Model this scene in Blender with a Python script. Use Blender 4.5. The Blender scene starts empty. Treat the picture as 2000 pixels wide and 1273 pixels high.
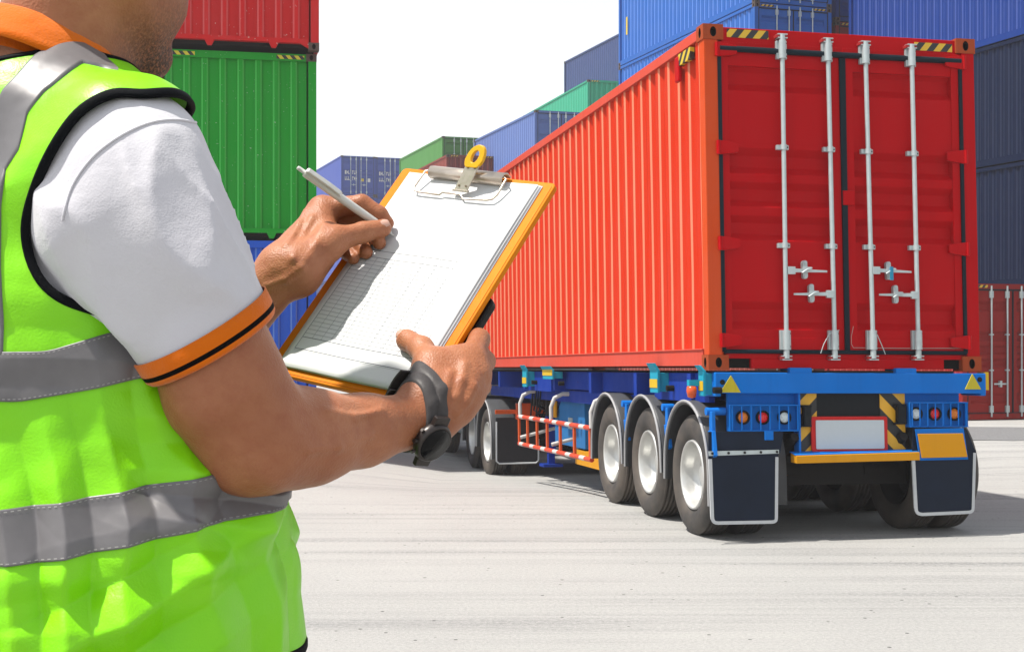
import bpy, bmesh, math, random
import numpy as np
from mathutils import Vector, Matrix
R = math.radians
random.seed(4)
SC = bpy.context.scene
COL = SC.collection
# ------------------------------------------------------------------ camera
CAM_H = 1.71; FPX = 2700.0; HZ = 659.0          # eye height, focal length and horizon in photo pixels
cam = bpy.data.cameras.new("camera"); camo = bpy.data.objects.new("camera", cam); COL.objects.link(camo)
camo.location = (0, 0, CAM_H); camo.rotation_euler = (R(90), 0, 0)
cam.sensor_width = 36; cam.lens = FPX * 36 / 2000; cam.shift_y = (HZ - 636.5) / 2000
cam.clip_start = 0.05; cam.clip_end = 2000
SC.camera = camo
# ------------------------------------------------------------------ world, sun, exposure
SUN_DIR = Vector((-1.75, -0.42, 3.9)).normalized()      # towards the sun
el = math.asin(SUN_DIR.z); az = math.atan2(SUN_DIR.x, SUN_DIR.y)
wd = bpy.data.worlds.new("World"); SC.world = wd; wd.use_nodes = True
wn = wd.node_tree.nodes; wl = wd.node_tree.links; wn.clear()
sky = wn.new("ShaderNodeTexSky"); sky.sky_type = 'NISHITA'; sky.sun_disc = False
sky.sun_elevation = el; sky.sun_rotation = az; sky.air_density = 1.5; sky.dust_density = 0.5; sky.ozone_density = 1.0
hs = wn.new("ShaderNodeHueSaturation"); hs.inputs["Saturation"].default_value = 0.25; hs.inputs["Value"].default_value = 1.1
bg = wn.new("ShaderNodeBackground"); bg.inputs[1].default_value = 0.12
wo = wn.new("ShaderNodeOutputWorld")
wl.new(sky.outputs[0], hs.inputs["Color"]); wl.new(hs.outputs[0], bg.inputs[0]); wl.new(bg.outputs[0], wo.inputs[0])
sun = bpy.data.lights.new("sun", 'SUN'); sun.energy = 5.0; sun.angle = R(1.3); sun.color = (1.0, 0.95, 0.87)
suno = bpy.data.objects.new("sun", sun); COL.objects.link(suno); suno.location = (-8, 2, 20)
suno.rotation_euler = SUN_DIR.to_track_quat('Z', 'Y').to_euler()
SC.view_settings.view_transform = 'Standard'; SC.view_settings.look = 'None'
SC.view_settings.exposure = 0.62; SC.view_settings.gamma = 1; SC.view_settings.use_curve_mapping = False
SC.cycles.use_denoising = True; SC.cycles.max_bounces = 7; SC.cycles.volume_bounces = 1
SC.cycles.transparent_max_bounces = 6; SC.cycles.sample_clamp_indirect = 8

# ------------------------------------------------------------------ helpers
def P(px, py, D):
    "the point at depth D that stands at photo pixel (px, py)"
    return np.array([(px - 1000) / FPX * D, D, CAM_H + (HZ - py) / FPX * D])

def tag(o, label=None, cat=None, group=None, kind=None):
    if label: o["label"] = label
    if cat: o["category"] = cat
    if group: o["group"] = group
    if kind: o["kind"] = kind
    return o

def empty(name, loc=(0, 0, 0), rz=0.0):
    o = bpy.data.objects.new(name, None); COL.objects.link(o); o.empty_display_size = 0.2
    o.location = loc; o.rotation_euler = (0, 0, rz); return o

class MB:
    "collects faces into one mesh"
    def __init__(s): s.v = []; s.f = []; s.m = []; s.sm = []
    def add(s, vs, fs, mi=0, smooth=False):
        b = len(s.v); s.v += [tuple(map(float, v)) for v in vs]
        for f in fs: s.f.append([b + i for i in f]); s.m.append(mi); s.sm.append(smooth)
        return s
    def box(s, x0, x1, y0, y1, z0, z1, mi=0):
        vs = [(x0,y0,z0),(x1,y0,z0),(x1,y1,z0),(x0,y1,z0),(x0,y0,z1),(x1,y0,z1),(x1,y1,z1),(x0,y1,z1)]
        return s.add(vs, [(0,3,2,1),(4,5,6,7),(0,1,5,4),(1,2,6,5),(2,3,7,6),(3,0,4,7)], mi)
    def hexa(s, vs, mi=0):
        return s.add(vs, [(0,3,2,1),(4,5,6,7),(0,1,5,4),(1,2,6,5),(2,3,7,6),(3,0,4,7)], mi)
    def prism(s, poly, axis, a, b, mi=0):
        "polygon in the two other axes (in order xyz minus axis) swept along axis from a to b"
        n = len(poly); vs = []
        for t in (a, b):
            for (p, q) in poly:
                vs.append({'x': (t, p, q), 'y': (p, t, q), 'z': (p, q, t)}[axis])
        fs = [tuple(range(n))[::-1], tuple(range(n, 2*n))] + [(i, (i+1) % n, n+(i+1) % n, n+i) for i in range(n)]
        return s.add(vs, fs, mi)
    def tube(s, pts, r, n=8, mi=0, closed=False, caps=True):
        pts = [Vector(p) for p in pts]; k = len(pts)
        rs = r if isinstance(r, (list, tuple)) else [r] * k
        vs = []; prev = None
        for i, p in enumerate(pts):
            if closed: t = pts[(i+1) % k] - pts[i-1]
            else: t = pts[min(i+1, k-1)] - pts[max(i-1, 0)]
            t.normalize()
            if prev is None:
                u = t.orthogonal().normalized()
            else:
                u = prev - t * prev.dot(t)
                u = u.normalized() if u.length > 1e-6 else t.orthogonal().normalized()
            prev = u; w = t.cross(u)
            for j in range(n):
                a = 2*math.pi*j/n; vs.append(p + (u*math.cos(a) + w*math.sin(a)) * rs[i])
        fs = []
        m = k if closed else k-1
        for i in range(m):
            a = i*n; b = ((i+1) % k)*n
            for j in range(n): fs.append((a+j, a+(j+1) % n, b+(j+1) % n, b+j))
        s.add(vs, fs, mi, True)
        if caps and not closed:
            s.add(vs[:n], [tuple(range(n))[::-1]], mi); s.add(vs[-n:], [tuple(range(n))], mi)
        return s
    def cyl(s, p0, p1, r0, r1=None, n=16, mi=0):
        return s.tube([p0, p1], [r0, r0 if r1 is None else r1], n, mi)
    def lathe(s, c, axis, prof, n=40, mi=0, a0=0.0, a1=2*math.pi, smooth=True):
        "profile of (radius, offset along axis) turned round axis through c"
        ax = Vector(axis).normalized(); u = ax.orthogonal().normalized()
        if abs(ax.z) < .9:
            u = (Vector((0,0,1)) - ax*ax.z).normalized()
        w = ax.cross(u); c = Vector(c); full = abs(a1-a0-2*math.pi) < 1e-6
        m = n if full else n+1; vs = []
        for i in range(m):
            a = a0 + (a1-a0)*i/n; d = u*math.cos(a) + w*math.sin(a)
            for (r, o) in prof: vs.append(c + d*r + ax*o)
        k = len(prof); fs = []
        for i in range(n):
            a = i*k; b = ((i+1) % m)*k
            for j in range(k-1): fs.append((a+j, a+j+1, b+j+1, b+j))
        return s.add(vs, fs, mi, smooth)
    def build(s, name, mats, parent=None, xf=None, origin=None, bevel=0, smooth=None, sub=0, recalc=True):
        me = bpy.data.meshes.new(name)
        vs = s.v
        if xf is not None: vs = [tuple(xf(v)) for v in vs]
        if origin is not None: vs = [(v[0]-origin[0], v[1]-origin[1], v[2]-origin[2]) for v in vs]
        me.from_pydata(vs, [], s.f); me.validate(clean_customdata=False)
        if not isinstance(mats, (list, tuple)): mats = [mats]
        for m in mats: me.materials.append(m)
        if len(me.polygons) == len(s.m):
            me.polygons.foreach_set("material_index", s.m)
            me.polygons.foreach_set("use_smooth", s.sm if smooth is None else [smooth]*len(s.m))
        if recalc:
            bm = bmesh.new(); bm.from_mesh(me); bmesh.ops.recalc_face_normals(bm, faces=bm.faces[:]); bm.to_mesh(me); bm.free()
        me.update()
        o = bpy.data.objects.new(name, me); COL.objects.link(o)
        if parent is not None: o.parent = parent
        if bevel:
            b = o.modifiers.new("bevel", 'BEVEL'); b.width = bevel; b.segments = 2; b.limit_method = 'ANGLE'; b.angle_limit = R(40)
            b.harden_normals = False
        if sub:
            q = o.modifiers.new("sub", 'SUBSURF'); q.levels = sub; q.render_levels = sub
        return o

# ------------------------------------------------------------------ materials
def newmat(name):
    m = bpy.data.materials.new(name); m.use_nodes = True
    nt = m.node_tree; b = nt.nodes["Principled BSDF"]; return m, nt, b
def N(nt, t, **k):
    n = nt.nodes.new(t)
    for a, b in k.items(): setattr(n, a, b)
    return n
def coords(nt, scale=(1, 1, 1), jitter=True):
    tc = N(nt, "ShaderNodeTexCoord"); mp = N(nt, "ShaderNodeMapping"); mp.inputs["Scale"].default_value = scale
    nt.links.new(tc.outputs["Object"], mp.inputs["Vector"])
    if jitter:
        oi = N(nt, "ShaderNodeObjectInfo"); ml = N(nt, "ShaderNodeMath", operation='MULTIPLY'); ml.inputs[1].default_value = 57.0
        nt.links.new(oi.outputs["Random"], ml.inputs[0])
        cb = N(nt, "ShaderNodeCombineXYZ")
        for i in range(3): nt.links.new(ml.outputs[0], cb.inputs[i])
        nt.links.new(cb.outputs[0], mp.inputs["Location"])
    return mp.outputs[0]
def noise(nt, vec, scale, detail=4, rough=.6):
    n = N(nt, "ShaderNodeTexNoise"); n.inputs["Scale"].default_value = scale; n.inputs["Detail"].default_value = detail
    n.inputs["Roughness"].default_value = rough; nt.links.new(vec, n.inputs["Vector"]); return n.outputs["Fac"]
def ramp(nt, fac, a, b, ca=(0,0,0,1), cb=(1,1,1,1)):
    r = N(nt, "ShaderNodeValToRGB"); r.color_ramp.elements[0].position = a; r.color_ramp.elements[1].position = b
    r.color_ramp.elements[0].color = ca; r.color_ramp.elements[1].color = cb; nt.links.new(fac, r.inputs[0]); return r.outputs[0]
def mix(nt, fac, a, b):
    m = N(nt, "ShaderNodeMix", data_type='RGBA')
    if isinstance(fac, (int, float)): m.inputs[0].default_value = fac
    else: nt.links.new(fac, m.inputs[0])
    for i, c in ((6, a), (7, b)):
        if isinstance(c, (tuple, list)): m.inputs[i].default_value = (*c[:3], 1)
        else: nt.links.new(c, m.inputs[i])
    return m.outputs[2]
def bump(nt, b, h, strength=.3, dist=.01):
    n = N(nt, "ShaderNodeBump"); n.inputs["Strength"].default_value = strength; n.inputs["Distance"].default_value = dist
    nt.links.new(h, n.inputs["Height"]); nt.links.new(n.outputs[0], b.inputs["Normal"]); return n
_mc = {}
ALB = .66
def alb(c, k=None): return tuple(x*(ALB if k is None else k) for x in c)
def paint(name, col, rough=.45, dirt=.35, rust=.35, scale=1.0, metal=0.0, chips=None, faded=.25, spec=.06):
    "weathered enamel: faded patches, run-down grime, rust spots, fine scratches"
    if name in _mc: return _mc[name]
    m, nt, b = newmat(name); col = alb(col); chips = alb(chips) if chips else None
    v = coords(nt); vs = coords(nt, (3.5, 3.5, .22))
    fade = tuple(min(1, c*.85 + .12*max(col) + .004) for c in col); dark = tuple(c*.5 + .005 for c in col)
    f1 = ramp(nt, noise(nt, v, 1.1*scale, 5), .42, .75)
    mf = N(nt, "ShaderNodeMath", operation='MULTIPLY'); mf.inputs[1].default_value = faded; nt.links.new(f1, mf.inputs[0])
    c = mix(nt, mf.outputs[0], col, fade)
    f2 = ramp(nt, noise(nt, vs, 3.0*scale, 6, .65), .52, .8)
    md = N(nt, "ShaderNodeMath", operation='MULTIPLY'); md.inputs[1].default_value = dirt; nt.links.new(f2, md.inputs[0])
    c = mix(nt, md.outputs[0], c, dark)
    if rust > 0:
        fr = ramp(nt, noise(nt, v, 9*scale, 8, .7), .70 - .05*rust, .74 - .03*rust)
        c = mix(nt, fr, c, (.13, .045, .018))
    if chips:
        fc = ramp(nt, noise(nt, coords(nt, (1, 1, 1.3)), 22*scale, 3, .55), .70, .715)
        c = mix(nt, fc, c, chips)
    nt.links.new(c, b.inputs["Base Color"])
    fr2 = N(nt, "ShaderNodeMapRange"); fr2.inputs[3].default_value = rough-.1; fr2.inputs[4].default_value = rough+.2
    nt.links.new(noise(nt, v, 6*scale, 4), fr2.inputs[0]); nt.links.new(fr2.outputs[0], b.inputs["Roughness"])
    b.inputs["Metallic"].default_value = metal
    b.inputs["Specular IOR Level"].default_value = spec
    bump(nt, b, noise(nt, v, 14*scale, 5), .12, .01)
    _mc[name] = m; return m
def plain(name, col, rough=.5, metal=0.0, var=.15, scale=30, bmp=.1, coat=0):
    if name in _mc: return _mc[name]
    m, nt, b = newmat(name); v = coords(nt, jitter=False); col = alb(col, .85 if metal else None)
    c = mix(nt, noise(nt, v, scale, 5), tuple(x*(1-var) for x in col), tuple(min(1, x*(1+var)) for x in col))
    nt.links.new(c, b.inputs["Base Color"]); b.inputs["Roughness"].default_value = rough; b.inputs["Metallic"].default_value = metal
    b.inputs["Coat Weight"].default_value = coat; b.inputs["Specular IOR Level"].default_value = .5 if metal else (.14 if max(col) < .1 else .25)
    if bmp: bump(nt, b, noise(nt, v, scale*3, 3), bmp, .004)
    _mc[name] = m; return m
def stripes(name, ca, cb, pitch, axes=(1, 0, 1), rough=.5, duty=.5, off=0.0):
    "diagonal warning tape in object space"
    if name in _mc: return _mc[name]
    m, nt, b = newmat(name); ca = alb(ca); cb = alb(cb)
    tc = N(nt, "ShaderNodeTexCoord"); d = N(nt, "ShaderNodeVectorMath", operation='DOT_PRODUCT'); d.inputs[1].default_value = axes
    nt.links.new(tc.outputs["Object"], d.inputs[0])
    a = N(nt, "ShaderNodeMath", operation='MULTIPLY_ADD'); a.inputs[1].default_value = 1/pitch; a.inputs[2].default_value = off; nt.links.new(d.outputs["Value"], a.inputs[0])
    fr = N(nt, "ShaderNodeMath", operation='FRACT'); nt.links.new(a.outputs[0], fr.inputs[0])
    g = N(nt, "ShaderNodeMath", operation='GREATER_THAN'); g.inputs[1].default_value = duty; nt.links.new(fr.outputs[0], g.inputs[0])
    c = mix(nt, g.outputs[0], ca, cb)
    dn = ramp(nt, noise(nt, coords(nt), 12, 6, .7), .70, .85)
    c = mix(nt, dn, c, tuple(x*.35+.02 for x in ca))
    nt.links.new(c, b.inputs["Base Color"]); b.inputs["Roughness"].default_value = rough
    _mc[name] = m; return m

# ------------------------------------------------------------------ ground
def sstep(a, b, x):
    t = np.clip((x-a)/(b-a), 0, 1); return t*t*(3-2*t)
def ground_z(x, y):
    x = np.asarray(x, float); y = np.asarray(y, float)
    dip = -.40 * sstep(13.2, 22.5, y) * (1 - sstep(2.2, 7.5, x)) * (1 - sstep(26, 36, y)) * sstep(-3.0, -1.2, x)
    near = .44 * (1 - sstep(1.9, 4.2, y))
    return dip + near
def ground_material():
    m, nt, b = newmat("pale_asphalt")
    v = coords(nt, jitter=False)
    base = mix(nt, ramp(nt, noise(nt, v, .35, 4), .35, .7), (.335, .332, .322), (.398, .393, .378))
    ag = ramp(nt, noise(nt, v, 42, 5, .85), .34, .66)
    base = mix(nt, .42, base, mix(nt, ag, (.09, .09, .09), (.38, .37, .35)))
    pb = ramp(nt, noise(nt, v, 260, 2, .6), .30, .36, (1,1,1,1), (0,0,0,1))
    mq = N(nt, "ShaderNodeMath", operation='MULTIPLY'); mq.inputs[1].default_value = .55; nt.links.new(pb, mq.inputs[0])
    base = mix(nt, mq.outputs[0], base, (.06, .06, .06))
    # arcs rubbed by turning tyres: noise that is long across the yard and short along it
    tc = N(nt, "ShaderNodeTexCoord"); mp = N(nt, "ShaderNodeMapping"); mp.inputs["Rotation"].default_value = (0, 0, R(-7)); mp.inputs["Scale"].default_value = (.045, 1.9, 1)
    nt.links.new(tc.outputs["Object"], mp.inputs["Vector"])
    st = ramp(nt, noise(nt, mp.outputs[0], 2.0, 6, .62), .47, .66)
    mp2 = N(nt, "ShaderNodeMapping"); mp2.inputs["Scale"].default_value = (.12, .35, 1); nt.links.new(tc.outputs["Object"], mp2.inputs["Vector"])
    pt = ramp(nt, noise(nt, mp2.outputs[0], 1.6, 4), .36, .62)
    ms = N(nt, "ShaderNodeMath", operation='MULTIPLY'); nt.links.new(st, ms.inputs[0]); nt.links.new(pt, ms.inputs[1])
    mg = N(nt, "ShaderNodeMath", operation='MULTIPLY'); nt.links.new(ms.outputs[0], mg.inputs[0])
    gr = ramp(nt, noise(nt, v, 26, 6, .9), .40, .60, (.0,.0,.0,1), (1,1,1,1)); nt.links.new(gr, mg.inputs[1])
    base = mix(nt, mg.outputs[0], base, (.085, .087, .094))
    # a band of darker, rougher gravelly asphalt further back
    sp = N(nt, "ShaderNodeTexVoronoi"); sp.inputs["Scale"].default_value = 5.5; nt.links.new(v, sp.inputs["Vector"])
    spk = ramp(nt, sp.outputs["Distance"], .06, .075, (1,1,1,1), (0,0,0,1))
    gate = ramp(nt, noise(nt, v, 3.1, 3), .44, .48)
    mk = N(nt, "ShaderNodeMath", operation='MULTIPLY'); nt.links.new(spk, mk.inputs[0]); nt.links.new(gate, mk.inputs[1])
    base = mix(nt, mk.outputs[0], base, (.04, .04, .04))
    nt.links.new(base, b.inputs["Base Color"]); b.inputs["Roughness"].default_value = .85
    bump(nt, b, noise(nt, v, 55, 5, .8), .9, .012)
    return m
M_ground = ground_material()
def make_ground():
    xs = np.concatenate([np.linspace(-600, -45, 12), np.linspace(-40, 40, 81), np.linspace(45, 600, 12)])
    ys = np.concatenate([np.linspace(-60, -2, 8), np.linspace(-1, 45, 93), np.linspace(47, 130, 30), np.linspace(150, 1500, 14)])
    X, Y = np.meshgrid(xs, ys); Z = ground_z(X, Y)
    mb = MB(); n = len(xs)
    mb.v = [tuple(map(float, t)) for t in zip(X.ravel(), Y.ravel(), Z.ravel())]
    for j in range(len(ys)-1):
        for i in range(n-1):
            a = j*n+i; mb.f.append([a, a+1, a+n+1, a+n]); mb.m.append(0); mb.sm.append(True)
    tag(mb.build("ground", M_ground, recalc=False), kind='structure')
make_ground()
# darker strip of older asphalt that runs along the foot of the far containers at the right
def patch():
    mb = MB(); n = 40; top = []; bot = []
    rnd = random.Random(3)
    for i in range(n+1):
        x = 5.5 + 16*i/n
        top.append((x, 26.4 - .18*(x-9) + rnd.uniform(-.06, .06))); bot.append((x, 22.9 - .1*(x-9) + rnd.uniform(-.12, .12)))
    vs = [(x, y, float(ground_z(x, y))+.006) for x, y in top] + [(x, y, float(ground_z(x, y))+.006) for x, y in bot]
    mb.add(vs, [(i, i+1, n+2+i, n+1+i) for i in range(n)], 0, True)
    m, nt, b = newmat("dark_asphalt"); v = coords(nt, jitter=False)
    c = mix(nt, ramp(nt, noise(nt, v, 45, 4, .8), .35, .65), (.07, .07, .075), (.20, .20, .20))
    nt.links.new(c, b.inputs["Base Color"]); b.inputs["Roughness"].default_value = .9; bump(nt, b, noise(nt, v, 50, 4, .7), .8, .01)
    tag(mb.build("asphalt_strip", m), kind='structure')
patch()
# ------------------------------------------------------------------ container kit
M_gask = plain("door_gasket_rubber", (.005, .016, .026), .6, var=.3)
M_zinc = plain("galvanised_steel", (.46, .52, .53), .42, .35, var=.2, scale=14)
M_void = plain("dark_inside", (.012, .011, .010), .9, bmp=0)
M_cast_r = paint("rusty_orange_casting", (.42, .075, .022), .6, .5, 1.0, 3.0)
M_tape = stripes("yellow_black_tape", (.80, .50, .02), (.014, .016, .018), .128, (1, 0, -.8))
M_tape_l = stripes("yellow_black_tape_left", (.78, .70, .02), (.014, .016, .018), .128, (1, 0, .8))
M_rooftape = M_tape

def corr_pts(a0, a1, pitch, depth, wo=.26, ws=.24):
    "corrugation profile: list of (along, depth) ; depth 0 = outer face"
    n = max(1, round((a1-a0)/pitch)); p = (a1-a0)/n; out = []
    for i in range(n):
        b = a0+i*p
        out += [(b, depth), (b+p*ws*.5*0+p*.0001, depth), (b+p*ws, 0), (b+p*(ws+wo), 0), (b+p*(2*ws+wo), depth)]
    out.append((a1, depth))
    return out

def side_mesh(mb, x, L, z0, z1, sgn, pitch=.278, depth=.036, y0=.13, y1=None, jig=0.0, glint=True, edge=0.0):
    "corrugated long wall at x, outer normal sgn; cells continue behind the rails"
    pts = corr_pts(y0, (L-.13) if y1 is None else y1, pitch, depth)
    rnd = random.Random(7); vs = []; nz = 4 if jig else 1
    off = {}
    for k, (a, d) in enumerate(pts):
        for j in range(nz+1):
            z = z0+(z1-z0)*j/nz
            dj = rnd.uniform(-jig, jig) if (jig and 0 < j < nz) else 0
            vs.append((x - sgn*(d+.012+abs(dj)*.6), a + dj, z))
    for k in range(len(pts)-1):
        slope = abs(pts[k][1]-pts[k+1][1]) > 1e-4 and pts[k+1][0]-pts[k][0] > .01
        for j in range(nz):
            q = k*(nz+1)+j; Q = [vs[q], vs[q+1], vs[q+nz+2], vs[q+nz+1]]
            if slope and edge:      # only the rib's outer edge carries the painted reflection line
                f = edge if pts[k][1] < pts[k+1][1] else 1-edge
                m0 = tuple(a*(1-f)+b*f for a, b in zip(Q[0], Q[3])); m1 = tuple(a*(1-f)+b*f for a, b in zip(Q[1], Q[2]))
                mb.add([Q[0], Q[1], m1, m0], [(0, 1, 2, 3)], 1 if f == edge else 0); mb.add([m0, m1, Q[2], Q[3]], [(0, 1, 2, 3)], 0 if f == edge else 1)
            else: mb.add(Q, [(0, 1, 2, 3)], 1 if (slope and glint) else 0)
def end_mesh(mb, y, W, z0, z1, sgn, pitch=.255, depth=.058):
    pts = corr_pts(.15, W-.15, pitch, depth, .22, .16); vs = []
    for a, d in pts:
        vs += [(a, y - sgn*(d+.012), z0), (a, y - sgn*(d+.012), z1)]
    for k in range(len(pts)-1):
        Q = [vs[2*k], vs[2*k+1], vs[2*k+3], vs[2*k+2]]; slope = abs(pts[k][1]-pts[k+1][1]) > 1e-4 and pts[k+1][0]-pts[k][0] > .01
        if not slope: mb.add(Q, [(0, 1, 2, 3)]); continue
        f = .5; m0 = tuple((a+b)/2 for a, b in zip(Q[0], Q[3])); m1 = tuple((a+b)/2 for a, b in zip(Q[1], Q[2])); up = pts[k][1] < pts[k+1][1]
        mb.add([Q[0], Q[1], m1, m0], [(0, 1, 2, 3)], 1 if up else 0); mb.add([m0, m1, Q[2], Q[3]], [(0, 1, 2, 3)], 0 if up else 1)  # outer half of each slope takes the painted reflection tone

def casting(mb, x0, x1, y0, y1, z0, z1, faces, mi=0, md=1):
    "corner casting: a block whose named faces carry a real oval hole with depth"
    c = ((x0+x1)/2, (y0+y1)/2, (z0+z1)/2); h = ((x1-x0)/2, (y1-y0)/2, (z1-z0)/2)
    dirs = {'-x': (0, -1), '+x': (0, 1), '-y': (1, -1), '+y': (1, 1), '-z': (2, -1), '+z': (2, 1)}
    for key, (ax, sg) in dirs.items():
        u, w = [i for i in range(3) if i != ax]
        def pt(a, b, dep=0.0):
            p = [0, 0, 0]; p[ax] = c[ax]+sg*(h[ax]-dep); p[u] = c[u]+a; p[w] = c[w]+b; return tuple(p)
        if key in faces:
            n = 16; out = []; inn = []; back = []
            ra, rb = .028, .043
            for i in range(n):
                t = 2*math.pi*(i+.5)/n; ca, sa = math.cos(t), math.sin(t)
                k = min(h[u]/max(abs(ca), 1e-6), h[w]/max(abs(sa), 1e-6))
                out.append(pt(ca*k, sa*k)); inn.append(pt(ca*ra, sa*rb)); back.append(pt(ca*ra, sa*rb, .05))
            # snap outer ring to include corners
            for sx in (-1, 1):
                for sy in (-1, 1):
                    i = min(range(n), key=lambda q: (out[q][u]-(c[u]+sx*h[u]))**2+(out[q][w]-(c[w]+sy*h[w]))**2)
                    out[i] = pt(sx*h[u], sy*h[w])
            vs = out+inn+back
            mb.add(vs, [(i, (i+1) % n, n+(i+1) % n, n+i) for i in range(n)], mi)
            mb.add(inn+back, [(i, (i+1) % n, n+(i+1) % n, n+i) for i in range(n)] + [], md)
            mb.add(back, [tuple(range(n))], md)
        else:
            mb.add([pt(-h[u], -h[w]), pt(h[u], -h[w]), pt(h[u], h[w]), pt(-h[u], h[w])], [(0, 1, 2, 3)], mi)

def frame_mesh(W, L, H, wall=False):
    mb = MB(); c = .162; ch = .118; sz = .105 if wall else .018
    for x0 in (0, W-.13):
        for y0 in (0, L-.13):
            mb.box(x0+.004, x0+.126, y0+.004, y0+.126, ch-.002, H-ch+.002)          # corner posts
    for x0 in (.006, W-.086):
        mb.box(x0, x0+.08, c, L-c, H-.10, H-.012)                                # top side rails
    for x0, s in ((.004, 1), (W-.054, -1)):
        mb.box(x0, x0+.05, c, L-c, .012, .17)                                   # bottom side rails
    for y0 in (.010, L-.11):
        mb.box(c, W-c, y0, y0+.10, H-.118, H-.010)                               # headers
        mb.box(c, W-c, y0, y0+.10, sz, .172 if wall else .15)                    # sills
        if wall:
            for xx in (.33*W, .72*W): mb.prism([(xx-.075, sz), (xx+.075, sz), (xx+.03, sz-.085), (xx-.03, sz-.085)], 'y', y0+.002, y0+.06)
            mb.prism([(c, sz), (c+.13, sz), (c, .03)], 'y', y0+.002, y0+.05); mb.prism([(W-c-.13, sz), (W-c, sz), (W-c, .03)], 'y', y0+.002, y0+.05)
    return mb
def castings_mesh(W, L, H, k):
    mb = MB(); c = .162; ch = .118; ix, iy, iz = k & 1, (k >> 1) & 1, (k >> 2) & 1
    x0 = (0, W-c)[ix]; y0 = (0, L-c)[iy]; z0 = (0, H-ch)[iz]
    casting(mb, x0, x0+c, y0, y0+c, z0, z0+ch, {('-x', '+x')[ix], ('-y', '+y')[iy]})
    return mb
GROOVES = [(.79, .87), (.575, .65), (.476, .548), (.380, .452), (.118, .200)]
def door_mesh(W, H, side, y=.02, grooves=GROOVES):
    "one door leaf with pressed horizontal grooves; side 0 left, 1 right"
    x0, x1 = (.135, W/2-.012) if side == 0 else (W/2+.012, W-.135)
    z0, z1 = .155, H-.135
    mb = MB(); fx = .085 if side == 0 else .09
    a, b = x0+fx, x1-fx
    mb.box(x0, a, y, y+.07, z0, z1); mb.box(b, x1, y, y+.07, z0, z1)
    prof = [(z0, 0)]
    for g0, g1 in sorted(grooves):
        g0 *= H; g1 *= H; s = (g1-g0)*.27
        prof += [(g0, 0), (g0+s, .055), (g1-s, .055), (g1, 0)]
    prof.append((z1, 0)); vs = []
    for z, d in prof: vs += [(a, y+.010+d, z), (b, y+.010+d, z)]
    mb.add(vs, [(2*i, 2*i+1, 2*i+3, 2*i+2) for i in range(len(prof)-1)])
    mb.box(a, b, y+.006, y+.05, z1-.20, z1-.0); mb.box(a, b, y+.006, y+.05, z0, z0+.12)
    # closing faces at the ends of each groove
    for i in range(1, len(prof)-1):
        pass
    for X in (a, b):
        vv = [(X, y+.010+d, z) for z, d in prof] + [(X, y+.068, prof[-1][0]), (X, y+.068, prof[0][0])]
        mb.add(vv, [tuple(range(len(vv)))])
    return mb
ROD_X = (.282, .440, .582, .745)
def rod_mesh(x, H, y=-.012, det=1):
    mb = MB()
    mb.cyl((x, y, .06), (x, y, H-.045), .0185, n=10 if det else 6)
    return mb
def far_rod(x, H):
    mb = MB(); y = -.016
    mb.cyl((x, y, .07), (x, y, H-.05), .020, n=6)
    for z in (.16, H-.30): mb.box(x-.04, x+.04, -.03, .02, z, z+.14)
    for z in (.36*H, .62*H): mb.box(x-.045, x+.045, -.03, .02, z, z+.03)
    return mb
def far_handle(x, W, H):
    mb = MB(); z = H*.26
    mb.box(x, x+.30, -.05, -.035, z, z+.03); mb.box(x+.14, x+.18, -.06, .02, z-.05, z+.08)
    return mb

_cache = {}
def cmesh(key, fn, mats):
    if key not in _cache:
        o = fn().build(key, mats); _cache[key] = o.data; bpy.data.objects.remove(o)
    return _cache[key]
def part(name, me, parent):
    o = bpy.data.objects.new(name, me); COL.objects.link(o); o.parent = parent; return o

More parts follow.
